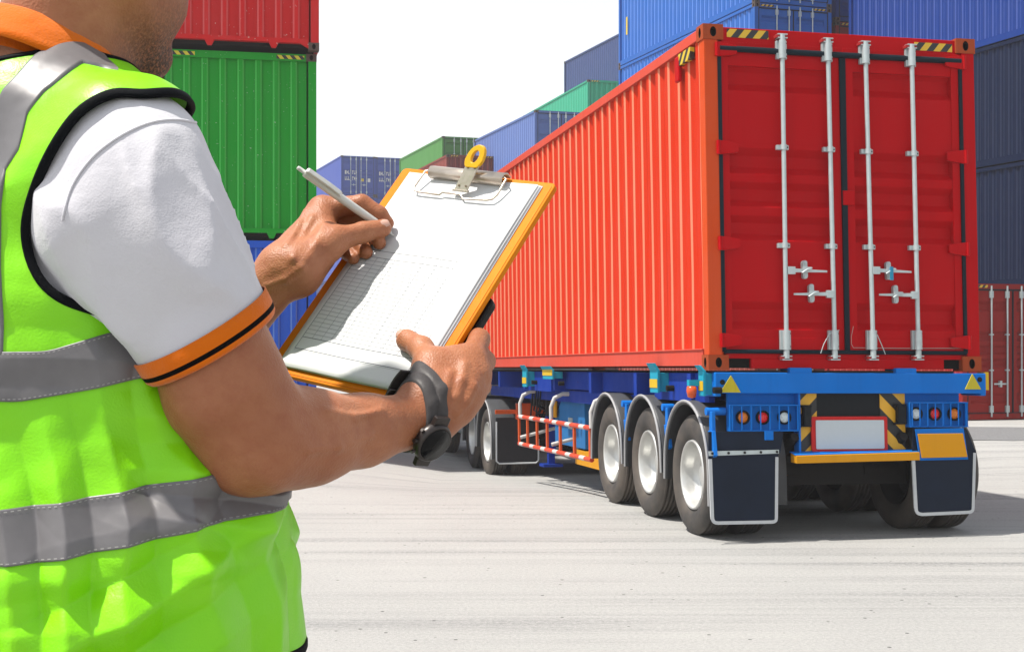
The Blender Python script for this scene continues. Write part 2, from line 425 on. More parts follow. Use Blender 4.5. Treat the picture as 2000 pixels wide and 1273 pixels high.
YARD_L = 9.7
def yard_container(loc, rz, mat, end, H, label, group, L=YARD_L, W=2.438, tape=None, cast=None, low=False, extra=None):
    t = empty("shipping_container", loc, rz); tag(t, label, "shipping container", group)
    k = f"{mat.name}_{H}_{L}"
    cm = cast or M_castg
    wl = end == 'wall'; wm = glint_of(mat)
    part("frame", cmesh(f"frame_{wl}_"+k, lambda: frame_mesh(W, L, H, wl), mat), t)
    for q in range(8): part("corner_casting", cmesh(f"casting_{q}_{cm.name}_{H}_{L}", lambda: castings_mesh(W, L, H, q), [cm, M_void]), t)
    def sm(x, s):
        def f():
            mb = MB(); side_mesh(mb, x, L, .165, H-.095, s, edge=.5); return mb
        return f
    part("side_panel", cmesh("side_l_"+k, sm(.012, -1), [mat, wm]), t)
    part("side_panel", cmesh("side_r_"+k, sm(W-.012, 1), [mat, wm]), t)
    part("roof_panel", cmesh("roof_"+k, lambda: MB().box(.06, W-.06, .1, L-.1, H-.04, H-.02), mat), t)
    part("floor_panel", cmesh("floor_"+k, lambda: MB().box(.055, W-.055, .11, L-.11, .05, .14), M_void), t)
    def em(y, s):
        def f():
            mb = MB(); end_mesh(mb, y, W, .145, H-.112, s); return mb
        return f
    part("front_wall", cmesh("endfar_"+k, em(L-.02, 1), [mat, wm]), t)
    if end == 'wall':
        part("end_wall", cmesh("endnear_"+k, em(.02, -1), [mat, wm]), t)
    else:
        for sd in (0, 1):
            d = part("door", cmesh(f"door{sd}_"+k, lambda: door_mesh(W, H, sd), mat), t)
            if not low:
                for q in (0, 1):
                    rx = ROD_X[sd*2+q]*W
                    part("lock_rod", cmesh(f"rod{sd}{q}_{H}", lambda: far_rod(rx, H), M_zinc), d)
                part("handle", cmesh(f"handle{sd}_{H}", lambda: far_handle((.30 if sd == 0 else .60)*W, W, H), M_zinc), d)
        def gk():
            g = MB(); g.box(.13, W-.13, -.004, .03, H-.150, H-.120); g.box(.13, W-.13, -.004, .03, .14, .158)
            g.box(.118, .138, -.004, .03, .15, H-.14); g.box(W-.138, W-.118, -.004, .03, .15, H-.14); g.box(W/2-.013, W/2+.013, -.004, .03, .15, H-.14)
            return g
        part("door_gasket", cmesh(f"gasket_{H}", gk, M_gask), t)
    if tape:
        for x0 in (.19, W-.19-.42):
            part("warning_tape", cmesh(f"tape_{tape.name}_{H}_{x0:.1f}", lambda: MB().box(x0, x0+.42, .004, .02, H-.092, H-.035), tape), t)
    if extra: extra(t, W, H, L)
    return t

_paints = {}
def glint_of(m):
    "paler version of a paint for the rib edges: bright sky reflection put into the colour"
    if m.name not in _paints:
        c = CCOL[m.name]; _paints[m.name] = paint(m.name+"_glint", tuple(min(.8, x*1.4+.16*max(c)+.012) for x in c), .5, .25, .2)
    return _paints[m.name]
M_castg = paint("weathered_casting", (.13, .10, .085), .7, .5, .9, 3.0)
CCOL = {}
_paint0 = paint
def paint(name, col, *a, **k):
    CCOL[name] = col; return _paint0(name, col, *a, **k)
C_green = paint("green_container_paint", (.018, .40, .035), .45, .35, .25, chips=(.40, .55, .40))
C_redL = paint("red_container_paint", (.68, .020, .020), .5, .35, .3, chips=(.70, .60, .52))
C_blueL = paint("blue_container_paint", (.028, .135, .72), .45, .3, .3)
C_lav = paint("lavender_blue_paint", (.06, .10, .40), .5, .3, .3)
C_lgreen = paint("light_green_paint", (.075, .26, .055), .5, .3, .3)
C_brown = paint("brown_red_paint", (.25, .050, .035), .55, .35, .4)
C_pblue = paint("pale_blue_paint", (.105, .175, .44), .5, .35, .45)
C_teal = paint("teal_green_paint", (.030, .42, .24), .45, .25, .3)
C_dblue = paint("slate_blue_paint", (.050, .078, .21), .5, .3, .3)
C_mblue = paint("mid_blue_paint", (.025, .14, .52), .45, .3, .3)
C_royal = paint("royal_blue_paint", (.010, .048, .27), .45, .3, .2)
C_navy = paint("navy_blue_paint", (.004, .012, .046), .5, .3, .2)
C_redR = paint("rust_red_paint", (.34, .020, .016), .5, .4, .4)

ORD = ["lowest", "second from the bottom", "third from the bottom", "fourth from the bottom", "fifth from the bottom", "sixth from the bottom"]
def stack(px, D, tiers, vx, where, base=0.0, L=YARD_L, side_ends=None):
    """tiers: list of (height, material, colour word, end, tape); px, D: near left foot of the stack; vx: where its long edges vanish"""
    X = (px-1000)/FPX*D; d = np.array([(vx-1000), FPX]); d = d/np.linalg.norm(d)
    rz = math.atan2(-d[0], d[1]); z = base
    for i, tr in enumerate(tiers):
        H, mat, word, end, tape = tr[:5]
        nm = "topmost" if i == len(tiers)-1 else ORD[i]
        lab = tr[5] if len(tr) > 5 else f"{word} container, {nm} in the {where}"
        assert len(lab.split()) <= 16, lab
        yard_container((X, D, z+.006*i), rz, mat, end, H, lab, "stacked containers of the yard", L=tr[6] if len(tr) > 6 else L, tape=tape)
        z += H
# left foreground stack (its near face is a corrugated end wall)
def pad():
    mb = MB(); mb.box(-11.5, -3.1, 20.2, 34.5, -.6, .29)
    tag(mb.build("concrete_pad", plain("pad_concrete", (.36, .35, .33), .9, var=.2, scale=6)), kind='structure')
pad()
HC, ST = 2.896, 2.591
stack(299, 20.75, [(HC, C_blueL, "blue", 'wall', None, "blue corrugated container under the bright green one at left"),
                   (2.86, C_green, "green", 'wall', M_tape_l, "bright green container with yellow black tape on its top rail"),
                   ], 420, "left stack", base=.30, L=12.19)
stack(301, 20.55, [(HC, C_redL, "red", 'wall', None, "scratched red container standing on the bright green one")], 420, "left stack", base=6.075, L=12.19)
stack(8, 20.9, [(HC, C_blueL, "blue", 'wall', None, "blue container behind the worker, bottom left of the green one"),
                   (2.80, C_redL, "red", 'wall', None, "bright red container just left of the green one, seen behind the chin")], 420, "far left stack", base=.30, L=12.19)
# far row, left to right
lowb = (ST, C_dblue, "slate blue", 'door', None); lowr = (ST, C_brown, "brown red", 'door', None)
wA = "farthest stack"
stack(666, 96, [(HC, C_brown, "brown red", 'door', None), (HC, C_dblue, "slate blue", 'door', None), (HC, C_lav, "lavender blue", 'door', None), (HC, C_lav, "lavender blue", 'door', None), (HC-.15, C_lav, "lavender blue", 'door', None, "lavender blue container with white marks and a yellow square, on the farthest stack")], 60, wA)
stack(733, 96.9, [(HC, C_dblue, "slate blue", 'door', None), (HC, C_brown, "brown red", 'door', None), (HC, C_lav, "lavender blue", 'door', None), (HC, C_lav, "lavender blue", 'door', None), (HC-.15, C_lav, "lavender blue", 'door', None, "lavender blue container right of the one with the yellow square")], 60, "farthest stack but one")
stack(864, 77.4, [(ST, C_dblue, "slate blue", 'door', None), (ST, C_brown, "brown red", 'door', None), (ST, C_lav, "lavender blue", 'door', None), (ST, C_lgreen, "light green", 'door', None), (ST, C_lgreen, "light green", 'door', None, "light green container whose doors rise behind the brown red one")], 125, "light green topped stack", L=10.5)
stack(872, 65.5, [(ST, C_dblue, "slate blue", 'wall', None), (ST, C_brown, "brown red", 'wall', None), (ST, C_lav, "lavender blue", 'wall', None), (ST, C_brown, "brown red", 'wall', M_tape, "brown red corrugated container just above the clipboard clip")], 180, "stack behind the clipboard clip")
stack(1045, 60.1, [(HC, C_brown, "brown red", 'door', None), (HC, C_lgreen, "light green", 'door', None), (HC, C_dblue, "slate blue", 'door', None), (HC, C_pblue, "pale blue", 'door', None, "pale blue container with scuffed long side and white door marks")], 150, "pale blue topped stack")
stack(1148, 68.6, [(HC, C_brown, "brown red", 'wall', None), (HC, C_dblue, "slate blue", 'wall', None), (HC, C_lav, "lavender blue", 'wall', None), (HC, C_brown, "brown red", 'wall', None), (HC, C_teal, "teal green", 'wall', M_tape, "teal green container with a rusty corner post, beyond the pale blue one")], 250, "teal topped stack", L=11.6)
stack(1238, 69.6, [(HC, C_brown, "brown red", 'wall', None), (HC, C_lav, "lavender blue", 'wall', None), (HC, C_brown, "brown red", 'wall', None), (HC, C_lav, "lavender blue", 'wall', None), (HC, C_dblue, "slate blue", 'wall', None), (HC, C_dblue, "slate blue", 'wall', None, "slate blue container standing highest beyond the teal green one")], 65, "tallest far stack")
# blue stack behind the truck
stack(1474, 38.3, [(HC, C_brown, "brown red", 'door', None), (ST, C_dblue, "slate blue", 'door', None), (HC, C_lav, "lavender blue", 'door', None), (ST, C_mblue, "mid blue", 'door', M_tape, "mid blue container whose doors show above the red truck container"), (HC, C_mblue, "mid blue", 'door', None, "mid blue container with long ribbed side and a small yellow label")], 101, "mid blue stack behind the truck")
stack(1632, 40.6, [(HC, C_brown, "brown red", 'door', None), (ST, C_dblue, "slate blue", 'door', None), (HC, C_brown, "brown red", 'door', None), (ST, C_redR, "rust red", 'door', M_tape, "rust red container squeezed between the mid blue and royal blue ones"), (HC, C_royal, "royal blue", 'door', M_tape, "royal blue container above the narrow rust red one behind the truck")], 101, "narrow stack right of the blue one")
# big stack at the right, seen along its left side
def right_stack():
    vx = 0; d = np.array([(vx-1000), FPX]); d = d/np.linalg.norm(d)
    far = np.array([9.42, 38.7]); L = 12.19; near = far - d*L; rz = math.atan2(-d[0], d[1]); z = 0
    for i, (H, mat, lab) in enumerate(((HC, C_navy, "navy container on the ground behind the rust red one"), (HC, C_navy, "navy container directly above and behind the rust red one at right"),
        (HC, C_navy, "navy container at the right edge under the royal blue one"), (HC, C_royal, "royal blue ribbed container along the top right edge"), (HC, C_royal, "royal blue container high at the top right, mostly above the frame"))):
        yard_container((near[0], near[1], z+.006*i), rz, mat, 'door', H, lab, "stacked containers of the yard", L=L)
        z += H+.01
right_stack()
stack(1880, 28.4, [(2.83, C_redR, "rust red", 'door', M_tape, "rust red container on the ground at the right edge, beside the truck")], 180, "", L=5.6)
# marks on the far doors and the yellow label
def marks():
    wm = plain("white_stencil", (.75, .75, .75), .6); ym = plain("yellow_label", (.75, .55, .02), .6)
    for o in list(COL.objects):
        if o.parent is None and "label" in o:
            lb = o["label"]; rows = []
            if "yellow square" in lb: rows = [(.28, 1.46), (.28, 1.04)]
            elif "pale blue container with scuffed" in lb: rows = [(.30, 1.30), (.30, 1.02)]
            elif "whose doors rise behind" in lb: rows = [(.30, .60)]
            mb = MB()
            for r, (x0, z0) in enumerate(rows):
                x = x0; rnd = random.Random(r*3+1)
                for k in range(6):
                    w = .085
                    if k == 3: x += .16
                    # blocky stencil glyphs, as unreadable as in the photograph
                    h = .26
                    mb.box(x, x+w*.35, .012, .024, z0, z0+h)
                    mb.box(x+w*.35, x+w, .012, .024, z0+h*(.0 if rnd.random() < .5 else .72), z0+h*(.28 if rnd.random() < .5 else 1.0))
                    x += w+.035
            if rows: mb.build("white_marking", wm, o)
            if "and a yellow square" in lb:
                MB().box(1.42, 1.62, .010, .024, .98, 1.18).build("yellow_sticker", ym, o)
                MB().box(1.90, 2.08, .010, .024, .95, 1.20).build("white_sticker", wm, o)
            if "small yellow label" in lb:
                MB().box(-.012, -.004, 11.0-2.1, 11.12-2.1, .95, 1.55).build("yellow_label", ym, o)
marks()
# ------------------------------------------------------------------ truck container and trailer frame
T_O = np.array([1.644, 11.536, 1.442]); T_SH = -.019
def _rot(yaw, pitch, roll):
    cy, sy = math.cos(yaw), math.sin(yaw); Rz = np.array([[cy,-sy,0],[sy,cy,0],[0,0,1]])
    c, s = math.cos(pitch), math.sin(pitch); Rx = np.array([[1,0,0],[0,c,-s],[0,s,c]])
    c, s = math.cos(roll), math.sin(roll); Ry = np.array([[c,0,s],[0,1,0],[-s,0,c]])
    return Rz@Rx@Ry
T_R = _rot(.209, -.022, .009)
def TW(v):
    "trailer space (x right, y forward from the rear end, z above the container floor) to world; the box leans a little to the left"
    return T_O + T_R @ np.array([v[0]+T_SH*v[2], v[1], v[2]])
def RP(px, py, y=0.0):
    "photo pixel to (x, z) on the trailer plane at distance y from the rear end"
    c = np.array([0, 0, CAM_H]); d = np.array([(px-1000)/FPX, 1, (HZ-py)/FPX])
    n = T_R @ np.array([0, 1, 0]); p0 = T_O + T_R @ np.array([0, y, 0])
    w = c + d*((p0-c)@n)/(d@n); l = T_R.T @ (w-T_O); return l[0]-T_SH*l[2], l[2]
def SP(px, py, x=0.0):
    "photo pixel to (y, z) on the trailer's long plane at x"
    c = np.array([0, 0, CAM_H]); d = np.array([(px-1000)/FPX, 1, (HZ-py)/FPX])
    n = T_R @ np.array([1, 0, 0]); p0 = T_O + T_R @ np.array([x, 0, 0])
    w = c + d*((p0-c)@n)/(d@n); l = T_R.T @ (w-T_O); return l[1], l[2]
TC_W, TC_H, TC_L = 2.5, 2.896, 12.19
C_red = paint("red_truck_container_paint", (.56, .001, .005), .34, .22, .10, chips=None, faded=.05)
C_redside = paint("sun_faded_red_paint", (.70, .042, .013), .5, .2, .10, faded=.1, spec=.03)  # more orange than the rear doors: flare on the side put into the colour
C_redglint = paint("rib_glint_paint", (.82, .27, .16), .5, .2, .15, spec=.03)  # pale rib edges: bright sky reflection put into the paint
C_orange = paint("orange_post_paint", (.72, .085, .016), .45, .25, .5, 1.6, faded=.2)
M_red2 = plain("red_cam_paint", (.45, .03, .03), .5)
def build_truck_container():
    W, H, L = TC_W, TC_H, TC_L
    base = TW((W/2, L/2, 0)); t = empty("shipping_container", base)
    tag(t, "red container with silver lock rods riding on the blue trailer", "shipping container")
    K = dict(xf=TW, origin=base)
    mb = MB(); c = .162; ch = .125
    m9 = MB(); m9.box(.006, .086, c, L-c, H-.10, H-.010); m9.box(.006, .060, c, L-c, .030, .175); m9.box(-.004, .07, c, L-c, .165, .178)
    m9.build("side_rail", paint("pale_rail_paint", (.72, .095, .060), .5, .3, .2, spec=.03), t, bevel=.004, **K)  # rails of this side take a paler, pinker red than the frame
    mb.box(W-.086, W-.006, c, L-c, H-.10, H-.010)
    mb.box(W-.06, W-.006, c, L-c, .030, .175)
    mb.box(c, W-c, .020, .12, H-.175, H-.012)
    # rear sill with the two fork pockets cut out of its lower edge
    xa, xb = RP(1437, 716)[0], RP(1469, 716)[0]; xc, xd = RP(1846, 716)[0], RP(1879, 716)[0]
    mb.box(c, W-c, .018, .12, .095, .165)
    for a, b in ((xb, xc),): mb.box(a, b, .018, .12, .012, .095)
    mb.box(c, W-c, L-.12, L-.01, H-.12, H-.012); mb.box(c, W-c, L-.12, L-.01, .02, .16)
    mb.build("frame", C_red, t, bevel=.004, **K)
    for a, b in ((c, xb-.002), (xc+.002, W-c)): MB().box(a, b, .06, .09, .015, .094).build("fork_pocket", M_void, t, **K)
    for x0 in (0, W-.13):
        for y0 in (0, L-.13):
            mb = MB(); mb.box(x0+.004, x0+.126, y0+.004, y0+.126, ch-.003, H-ch+.003)
            if y0 == 0:
                mb.box(x0+(.128 if x0 == 0 else -.022), x0+(.150 if x0 == 0 else .002), .03, .09, ch, H-ch)
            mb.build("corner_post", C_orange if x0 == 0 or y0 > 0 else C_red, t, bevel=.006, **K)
    for ix, x0 in enumerate((0, W-.172)):
        for iy, y0 in enumerate((0, L-c)):
            for iz, z0 in enumerate((0, H-ch)):
                mb = MB(); casting(mb, x0-.004, x0+.176, y0-.004, y0+c, z0-(.004 if iz == 0 else 0), z0+ch+(.004 if iz else 0), {('-x', '+x')[ix], ('-y', '+y')[iy], ('-z', '+z')[iz]})
                mb.build("corner_casting", [M_cast_r, M_void], t, **K)
    for x, s in ((.012, -1), (W-.012, 1)):
        mb = MB(); side_mesh(mb, x, L, .170, H-.095, s, .275, .036, jig=.006, edge=.36); mb.build("side_panel", [C_redside, C_redglint], t, **K)
    MB().box(.06, W-.06, .1, L-.1, H-.04, H-.02).build("roof_panel", C_red, t, **K)
    MB().box(.062, W-.062, .13, L-.12, .05, .14).build("floor_panel", M_void, t, **K)
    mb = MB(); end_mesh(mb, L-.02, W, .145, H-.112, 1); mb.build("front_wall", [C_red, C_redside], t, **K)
    # doors: grooves measured from the photograph
    gz = [RP(1560, q)[1]/H for q in (182, 129, 342, 292, 406, 358, 471, 423, 644, 590)]
    gr = [(gz[2*i], gz[2*i+1]) for i in range(5)]
    doors = []
    for sd in (0, 1):
        d = door_mesh(W, H, sd, .012, gr).build("door", C_red, t, bevel=.003, **K); doors.append(d)
    # gaskets
    zt, zb = RP(1560, 103)[1], RP(1560, 687)[1]
    g = MB(); x0, x1 = .150, W-.150
    g.tube([(x0-.012, -.002, zt), (W/2, -.004, zt-.004), (x1+.012, -.002, zt)], .026, 8); g.tube([(x0-.01, 0, zb), (x1+.01, 0, zb)], .018, 8)
    for x in (x0-.012, x1+.010): g.box(x-.016, x+.016, -.004, .03, zb-.004, zt+.010)
    g.hexa([(W/2-.022, -.006, zb), (W/2+.022, -.006, zb), (W/2+.022, .03, zb), (W/2-.022, .03, zb), (W/2-.028, -.006, zt), (W/2+.028, -.006, zt), (W/2+.028, .03, zt), (W/2-.028, .03, zt)])
    g.build("door_gasket", M_gask, t, **K)
    mb = MB(); cx, cz = RP(1657, 387); mb.box(cx-.055, cx+.055, -.014, .02, cz-.062, cz+.062); mb.build("door_catch", C_red, doors[1], bevel=.004, **K)
    # hinges
    for sd in (0, 1):
        for py in (97, 288, 475, 664):
            pr = 1400 if sd == 0 else 1895
            z = RP(1400, py)[1]; mb = MB()
            if sd == 0: poly = [(.10, z-.055), (.13, z-.06), (.25, z-.045), (.29, z-.035), (.29, z+.035), (.24, z+.045), (.13, z+.058), (.10, z+.055)]
            else: poly = [(W-.10, z-.055), (W-.13, z-.06), (W-.25, z-.045), (W-.29, z-.035), (W-.29, z+.035), (W-.24, z+.045), (W-.13, z+.058), (W-.10, z+.055)]
            mb.prism(poly, 'y', -.020, .014)
            xx = .112 if sd == 0 else W-.112
            mb.cyl((xx, -.018, z-.058), (xx, -.018, z+.058), .016, n=10)
            mb.build("hinge", C_red, doors[sd], bevel=.003, **K)
    # lock rods: foot and head measured
    rods = [((1524, 72), (1533, 700)), ((1613, 80), (1627, 700)), ((1686, 86), (1702, 700)), ((1776, 92), (1790, 700))]
    rx = []
    for k, (a, b) in enumerate(rods):
        xa, za = RP(*a); xb, zb2 = RP(*b); x = (xa+xb)/2; rx.append(x); yy = -.038
        X = lambda z: xa+(xb-xa)*(za-z)/(za-zb2)
        mb = MB(); zt_, zb_ = za-.03, zb2+.03
        mb.cyl((X(zb_), yy, zb_), (X(zt_), yy, zt_), .0195, n=14)
        rod = mb.build("lock_rod", M_zinc, doors[0 if k < 2 else 1], **K)
        # top and bottom bearing blocks, middle guides, cams
        BR = lambda: m2.build("rod_bracket", [M_zinc, M_void], doors[0 if k < 2 else 1], bevel=.002, **K)
        for zz, hh in ((RP(a[0], 99+5*k)[1], .155), (RP(b[0], 664)[1], .165)):
            m2 = MB(); m2.box(X(zz)-.045, X(zz)+.048, -.022, .012, zz-hh/2, zz+hh/2)
            m2.cyl((X(zz), yy, zz-hh/2), (X(zz), yy, zz+hh/2), .032, n=14)
            for q in (-.055, .055): m2.cyl((X(zz)+.036, -.030, zz+q), (X(zz)+.036, -.02, zz+q), .008, n=8, mi=1)
            BR()
        for py in (289+4*k, 480+1.5*k):
            zz = RP(a[0]+4, py)[1]; m2 = MB(); m2.box(X(zz)-.055, X(zz)+.052, -.024, .012, zz-.020, zz+.020); m2.cyl((X(zz), yy, zz-.022), (X(zz), yy, zz+.022), .027, n=12)
            m2.cyl((X(zz)+.038, -.030, zz), (X(zz)+.038, -.02, zz), .007, n=8, mi=1); BR()
        for sg, z0 in ((1, zt_), (-1, zb_)):
            m2 = MB(); m2.cyl((X(z0), yy, z0-.01*sg-.04), (X(z0), yy, z0+.04), .025, n=12)
            for q in (.0, .030): m2.box(X(z0)-.040, X(z0)+.046, -.052, .018, z0+sg*(.01+q)-.005, z0+sg*(.01+q)+.005)
            BR()
        for sg, z0 in ((1, zt_), (-1, zb_)):
            m3 = MB(); m3.box(X(z0)-.052, X(z0)-.012, -.046, .02, z0+sg*.012, z0+sg*.036); m3.box(X(z0)+.012, X(z0)+.05, -.040, .02, z0+sg*.012, z0+sg*.032)
            m3.build("rod_cam", M_red2, doors[0 if k < 2 else 1], **K)
    # handles: hub on its rod, arm, holder with a keeper plate
    blu = plain("blue_tag", (.02, .30, .50), .4)
    for (hub, tip, keep, dr) in (((1541, 529), (1611, 531), (1570, 527), 0), ((1616, 575), (1546, 575), (1583, 573), 0), ((1706, 529), (1775, 532), (1733, 529), 1), ((1781, 577), (1712, 576), (1747, 575), 1)):
        hx, hz = RP(*hub); tx, tz = RP(*tip); kx, kz = RP(*keep); mb = MB(); s = 1 if tx > hx else -1
        mb.box(hx-.032, hx+.032, -.064, -.034, hz-.032, hz+.032)
        a, b = hx+s*.03, tx
        mb.hexa([(a, -.062, hz-.016), (b, -.050, tz-.008), (b, -.040, tz-.008), (a, -.048, hz-.016), (a, -.062, hz+.016), (b, -.050, tz+.008), (b, -.040, tz+.008), (a, -.048, hz+.016)])
        n = 10; pl = [(kx+.024*math.cos(2*math.pi*i/n), kz+(.055 if math.sin(2*math.pi*i/n) > 0 else -.055)+.024*math.sin(2*math.pi*i/n)) for i in range(n)]
        mb.prism(pl, 'y', -.030, .012)
        for q in (-.058, .058): mb.cyl((kx, -.038, kz+q), (kx, -.028, kz+q), .012, n=8)
        mb.box(kx-.040, kx+.040, -.072, -.060, kz-.012, kz+.020)
        mb.tube([(kx-.045, -.066, kz-.03), (kx+.0, -.078, kz), (kx+.045, -.066, kz+.012)], .007, 6)
        h = mb.build("door_handle", M_zinc, doors[dr], bevel=.002, **K)
        if keep[0] == 1733: MB().box(kx-.014, kx+.012, -.088, -.072, kz-.085, kz+.03).build("seal_tag", blu, h, **K)
    for sx, pts in ((0, [(1634, 645), (1615, 652), (1604, 672), (1598, 690)]), (1, [(1695, 645), (1708, 654), (1716, 672), (1724, 692)])):
        q = [(RP(*p)[0], -.05, RP(*p)[1]) for p in pts]; mb = MB(); mb.tube(q, .004, 6); mb.build("seal_cable", M_zinc, doors[sx], **K)
    for (a, b) in (((1421, 1502), 64), ((1788, 1861), 90)):
        x0, x1 = RP(a[0], b)[0], RP(a[1], b)[0]; z = RP(a[0], b)[1]
        MB().box(x0, x1, .013, .022, z-.034, z+.036).build("warning_tape", M_tape, t, **K)
    y0, z0 = SP(1361, 104); y1, _ = SP(1337, 104)
    MB().box(-.010, .030, y0, y1, z0-.05, z0+.05).build("warning_tape", stripes("side_tape", (.78, .55, .02), (.02, .02, .02), .13, (0, 1, 1)), t, **K)
    yy, zz = SP(1335, 135); mb = MB(); mb.box(-.016, .02, yy-.05, yy+.05, zz-.12, zz+.10); mb.build("vent_cover", C_red, t, bevel=.01, **K)
    # white paint scuffs on the lower right of the right door
    wm = plain("scuff_white", (.62, .40, .38), .7)
    mb = MB()
    for (p0, p1) in (((1668, 637), (1664, 656)), ((1664, 656), (1664, 672)), ((1664, 672), (1668, 679)), ((1668, 679), (1760, 680)), ((1760, 680), (1895, 680)), ((1898, 625), (1900, 648)), ((1405, 624), (1405, 650))):
        (xa, za), (xb, zb3) = RP(*p0), RP(*p1); mb.tube([(xa, .0115, za), (xb, .0115, zb3)], .0035, 5)
    mb.build("paint_scuff", wm, doors[1], **K)
    return t
build_truck_container()

# ------------------------------------------------------------------ trailer
C_tb = paint("trailer_blue_paint", (.004, .19, .70), .4, .3, .25, 1.4, faded=.15)
C_tbd = paint("trailer_dark_blue_paint", (.012, .05, .36), .45, .4, .2)
C_cyan = paint("cyan_lock_paint", (.02, .38, .55), .45, .2, .2)
C_yel = paint("yellow_paint", (.76, .50, .03), .5, .2, .2)
C_amb = paint("amber_yellow_paint", (.80, .36, .012), .45, .2, .12, faded=.1)
M_tri = paint("yellow_triangle_reflector", (.62, .52, .04), .5, .4, .6, 4)
M_blk = plain("black_paint", (.010, .013, .017), .5, var=.4)
M_flap = plain("rubber_flap", (.008, .016, .036), .48, var=.35, scale=5, bmp=.15)
M_wht = plain("white_border", (.62, .64, .66), .5, var=.1)
M_fend = plain("grey_plastic_fender", (.085, .088, .095), .42, var=.3, scale=6)
M_fendr = plain("fender_edge", (.42, .42, .43), .4, var=.15)
M_rim = plain("silver_painted_rim", (.60, .60, .58), .34, .55, var=.18, scale=7)
M_under = paint("greasy_steel", (.030, .028, .028), .7, .5, .8, 3)
M_orange = plain("orange_hazard_paint", (.72, .10, .012), .45)
M_chev = stripes("chevron_left", (1.0, .52, .02), (.013, .014, .016), .235, (1, 0, -1.0), off=.1)
M_chev2 = stripes("chevron_right", (1.0, .52, .02), (.013, .014, .016), .235, (1, 0, 1.0), off=.35)
def tyre_mat():
    m, nt, b = newmat("dusty_tyre_rubber"); v = coords(nt)
    c = mix(nt, ramp(nt, noise(nt, v, 2.5, 5), .35, .7), (.022, .020, .019), (.085, .068, .054))
    nt.links.new(c, b.inputs["Base Color"]); b.inputs["Roughness"].default_value = .62; bump(nt, b, noise(nt, v, 60, 3), .15, .004); return m
M_tyre = tyre_mat()

def wheel(c, axis, parent, R0=.52, dual=True, inward=1, name="wheel", org=(0,0,0), flat=False):
    """c: centre of the outer tyre's outer wall, axis: unit vector pointing inboard"""
    w = empty(name, (0, 0, 0)); w.parent = parent; c = Vector(c) - Vector(org); ax = Vector(axis)
    w.location = c
    tw = .275
    def tyre(o0):
        r = R0; p = [(.305, o0+.045), (.325, o0+.020), (.36, o0+.004), (.42, o0-.006), (r-.055, o0+.004), (r-.028, o0+.016), (r-.010, o0+.030), (r-.003, o0+.040)]
        k = 5; lands = []
        a, b = o0+.040, o0+tw-.040
        for i in range(k):
            s = a+(b-a)*i/k; e = a+(b-a)*(i+1)/k-.010
            lands += [(r, s), (r, e)] + ([(r-.012, e+.002), (r-.012, e+.008)] if i < k-1 else [])
        p += lands
        p += [(r-.003, o0+tw-.040), (r-.028, o0+tw-.016), (r-.055, o0+tw-.004), (.42, o0+tw+.006), (.36, o0+tw-.004), (.325, o0+tw-.02), (.305, o0+tw-.045)]
        return p
    offs = [0.0] + ([.325] if dual else [])
    for o0 in offs:
        MB().lathe((0, 0, 0), ax, tyre(o0), 56).build("tyre", M_tyre, w)
    # outer rim: deep dish for an outboard dual wheel, bulged for a single one
    if dual:
        prof = [(.308, .044), (.300, .018), (.288, .016), (.280, .030), (.272, .070), (.262, .120), (.250, .160), (.215, .178), (.175, .182), (.118, .184)]
        hub = [(.118, .165), (.105, .13), (.075, .115), (.05, .110), (.001, .108)]
    else:
        prof = [(.308, .044), (.300, .018), (.288, .016), (.280, .030), (.262, .060), (.235, .050), (.185, -.004), (.130, -.012), (.118, -.010)]
        hub = [(.118, -.010), (.110, -.045), (.080, -.060), (.001, -.062)]
    MB().lathe((0, 0, 0), ax, prof + [(.118, prof[-1][1]+.03)], 48).build("rim", M_rim, w)
    mb = MB(); mb.lathe((0, 0, 0), ax, hub, 28)
    u = Vector((0, 0, 1)); vv = ax.cross(u).normalized(); z0 = prof[-2][1]
    for i in range(10):
        a = 2*math.pi*i/10; d = (u*math.cos(a)+vv*math.sin(a))*.145
        mb.cyl(d+ax*(z0-.030), d+ax*(z0+.01), .014, n=6)
    mb.build("hub", M_rim, w)
    if dual:
        MB().lathe((0, 0, 0), ax, [(.305, .23), (.27, .25), (.27, .56), (.305, .57)], 32).build("inner_rim", M_under, w)
        MB().lathe((0, 0, 0), ax, [(.27, .40), (.12, .43), (.001, .43)], 32).build("brake_drum", M_under, w)
    return w

def fender(parent, cx, cz, x0, x1, r=.585, a0=R(-100), a1=R(100), K=None, foot=None, rim_in=None, name="mudguard", mat=None):
    "arched mudguard round (y=cx, z=cz) from x0 (outer) to x1; angles from straight up; ends drop straight down"
    n = 22; pts = []
    for i in range(n+1):
        a = R(-90) + R(180)*i/n; pts.append((cx+r*math.sin(a), cz+r*math.cos(a)*1.02))
    f0, f1 = foot or (cz-.28, cz-.28)
    pts = [(cx-r*1.01, f0)] + pts + [(cx+r*1.01, f1)]
    mb = MB(); t = .006; vs = []
    for (y, z) in pts:
        d = Vector((y-cx, z-cz)); d = d.normalized() if z > cz else Vector((1 if y > cx else -1, 0))
        for x, rr in ((x0, 0), (x0, -.030), (x0+.03, -.006), (x1, -.006), (x1, 0), (x0+.03, .006)):
            vs.append((x, y+d.x*rr, z+d.y*rr))
    k = 6; fs = []
    for i in range(len(pts)-1):
        for j in range(k): fs.append((i*k+j, i*k+(j+1) % k, (i+1)*k+(j+1) % k, (i+1)*k+j))
    fs += [tuple(range(k)), tuple(range((len(pts)-1)*k, len(pts)*k))]
    mb.add(vs, fs, 0, True); o = mb.build(name, mat or M_fend, parent, **K)
    e = MB(); e.tube([(x0-.004, y, z) for y, z in pts], .013, 8); e.build("mudguard_edge", M_fendr, o, **K)
    return o

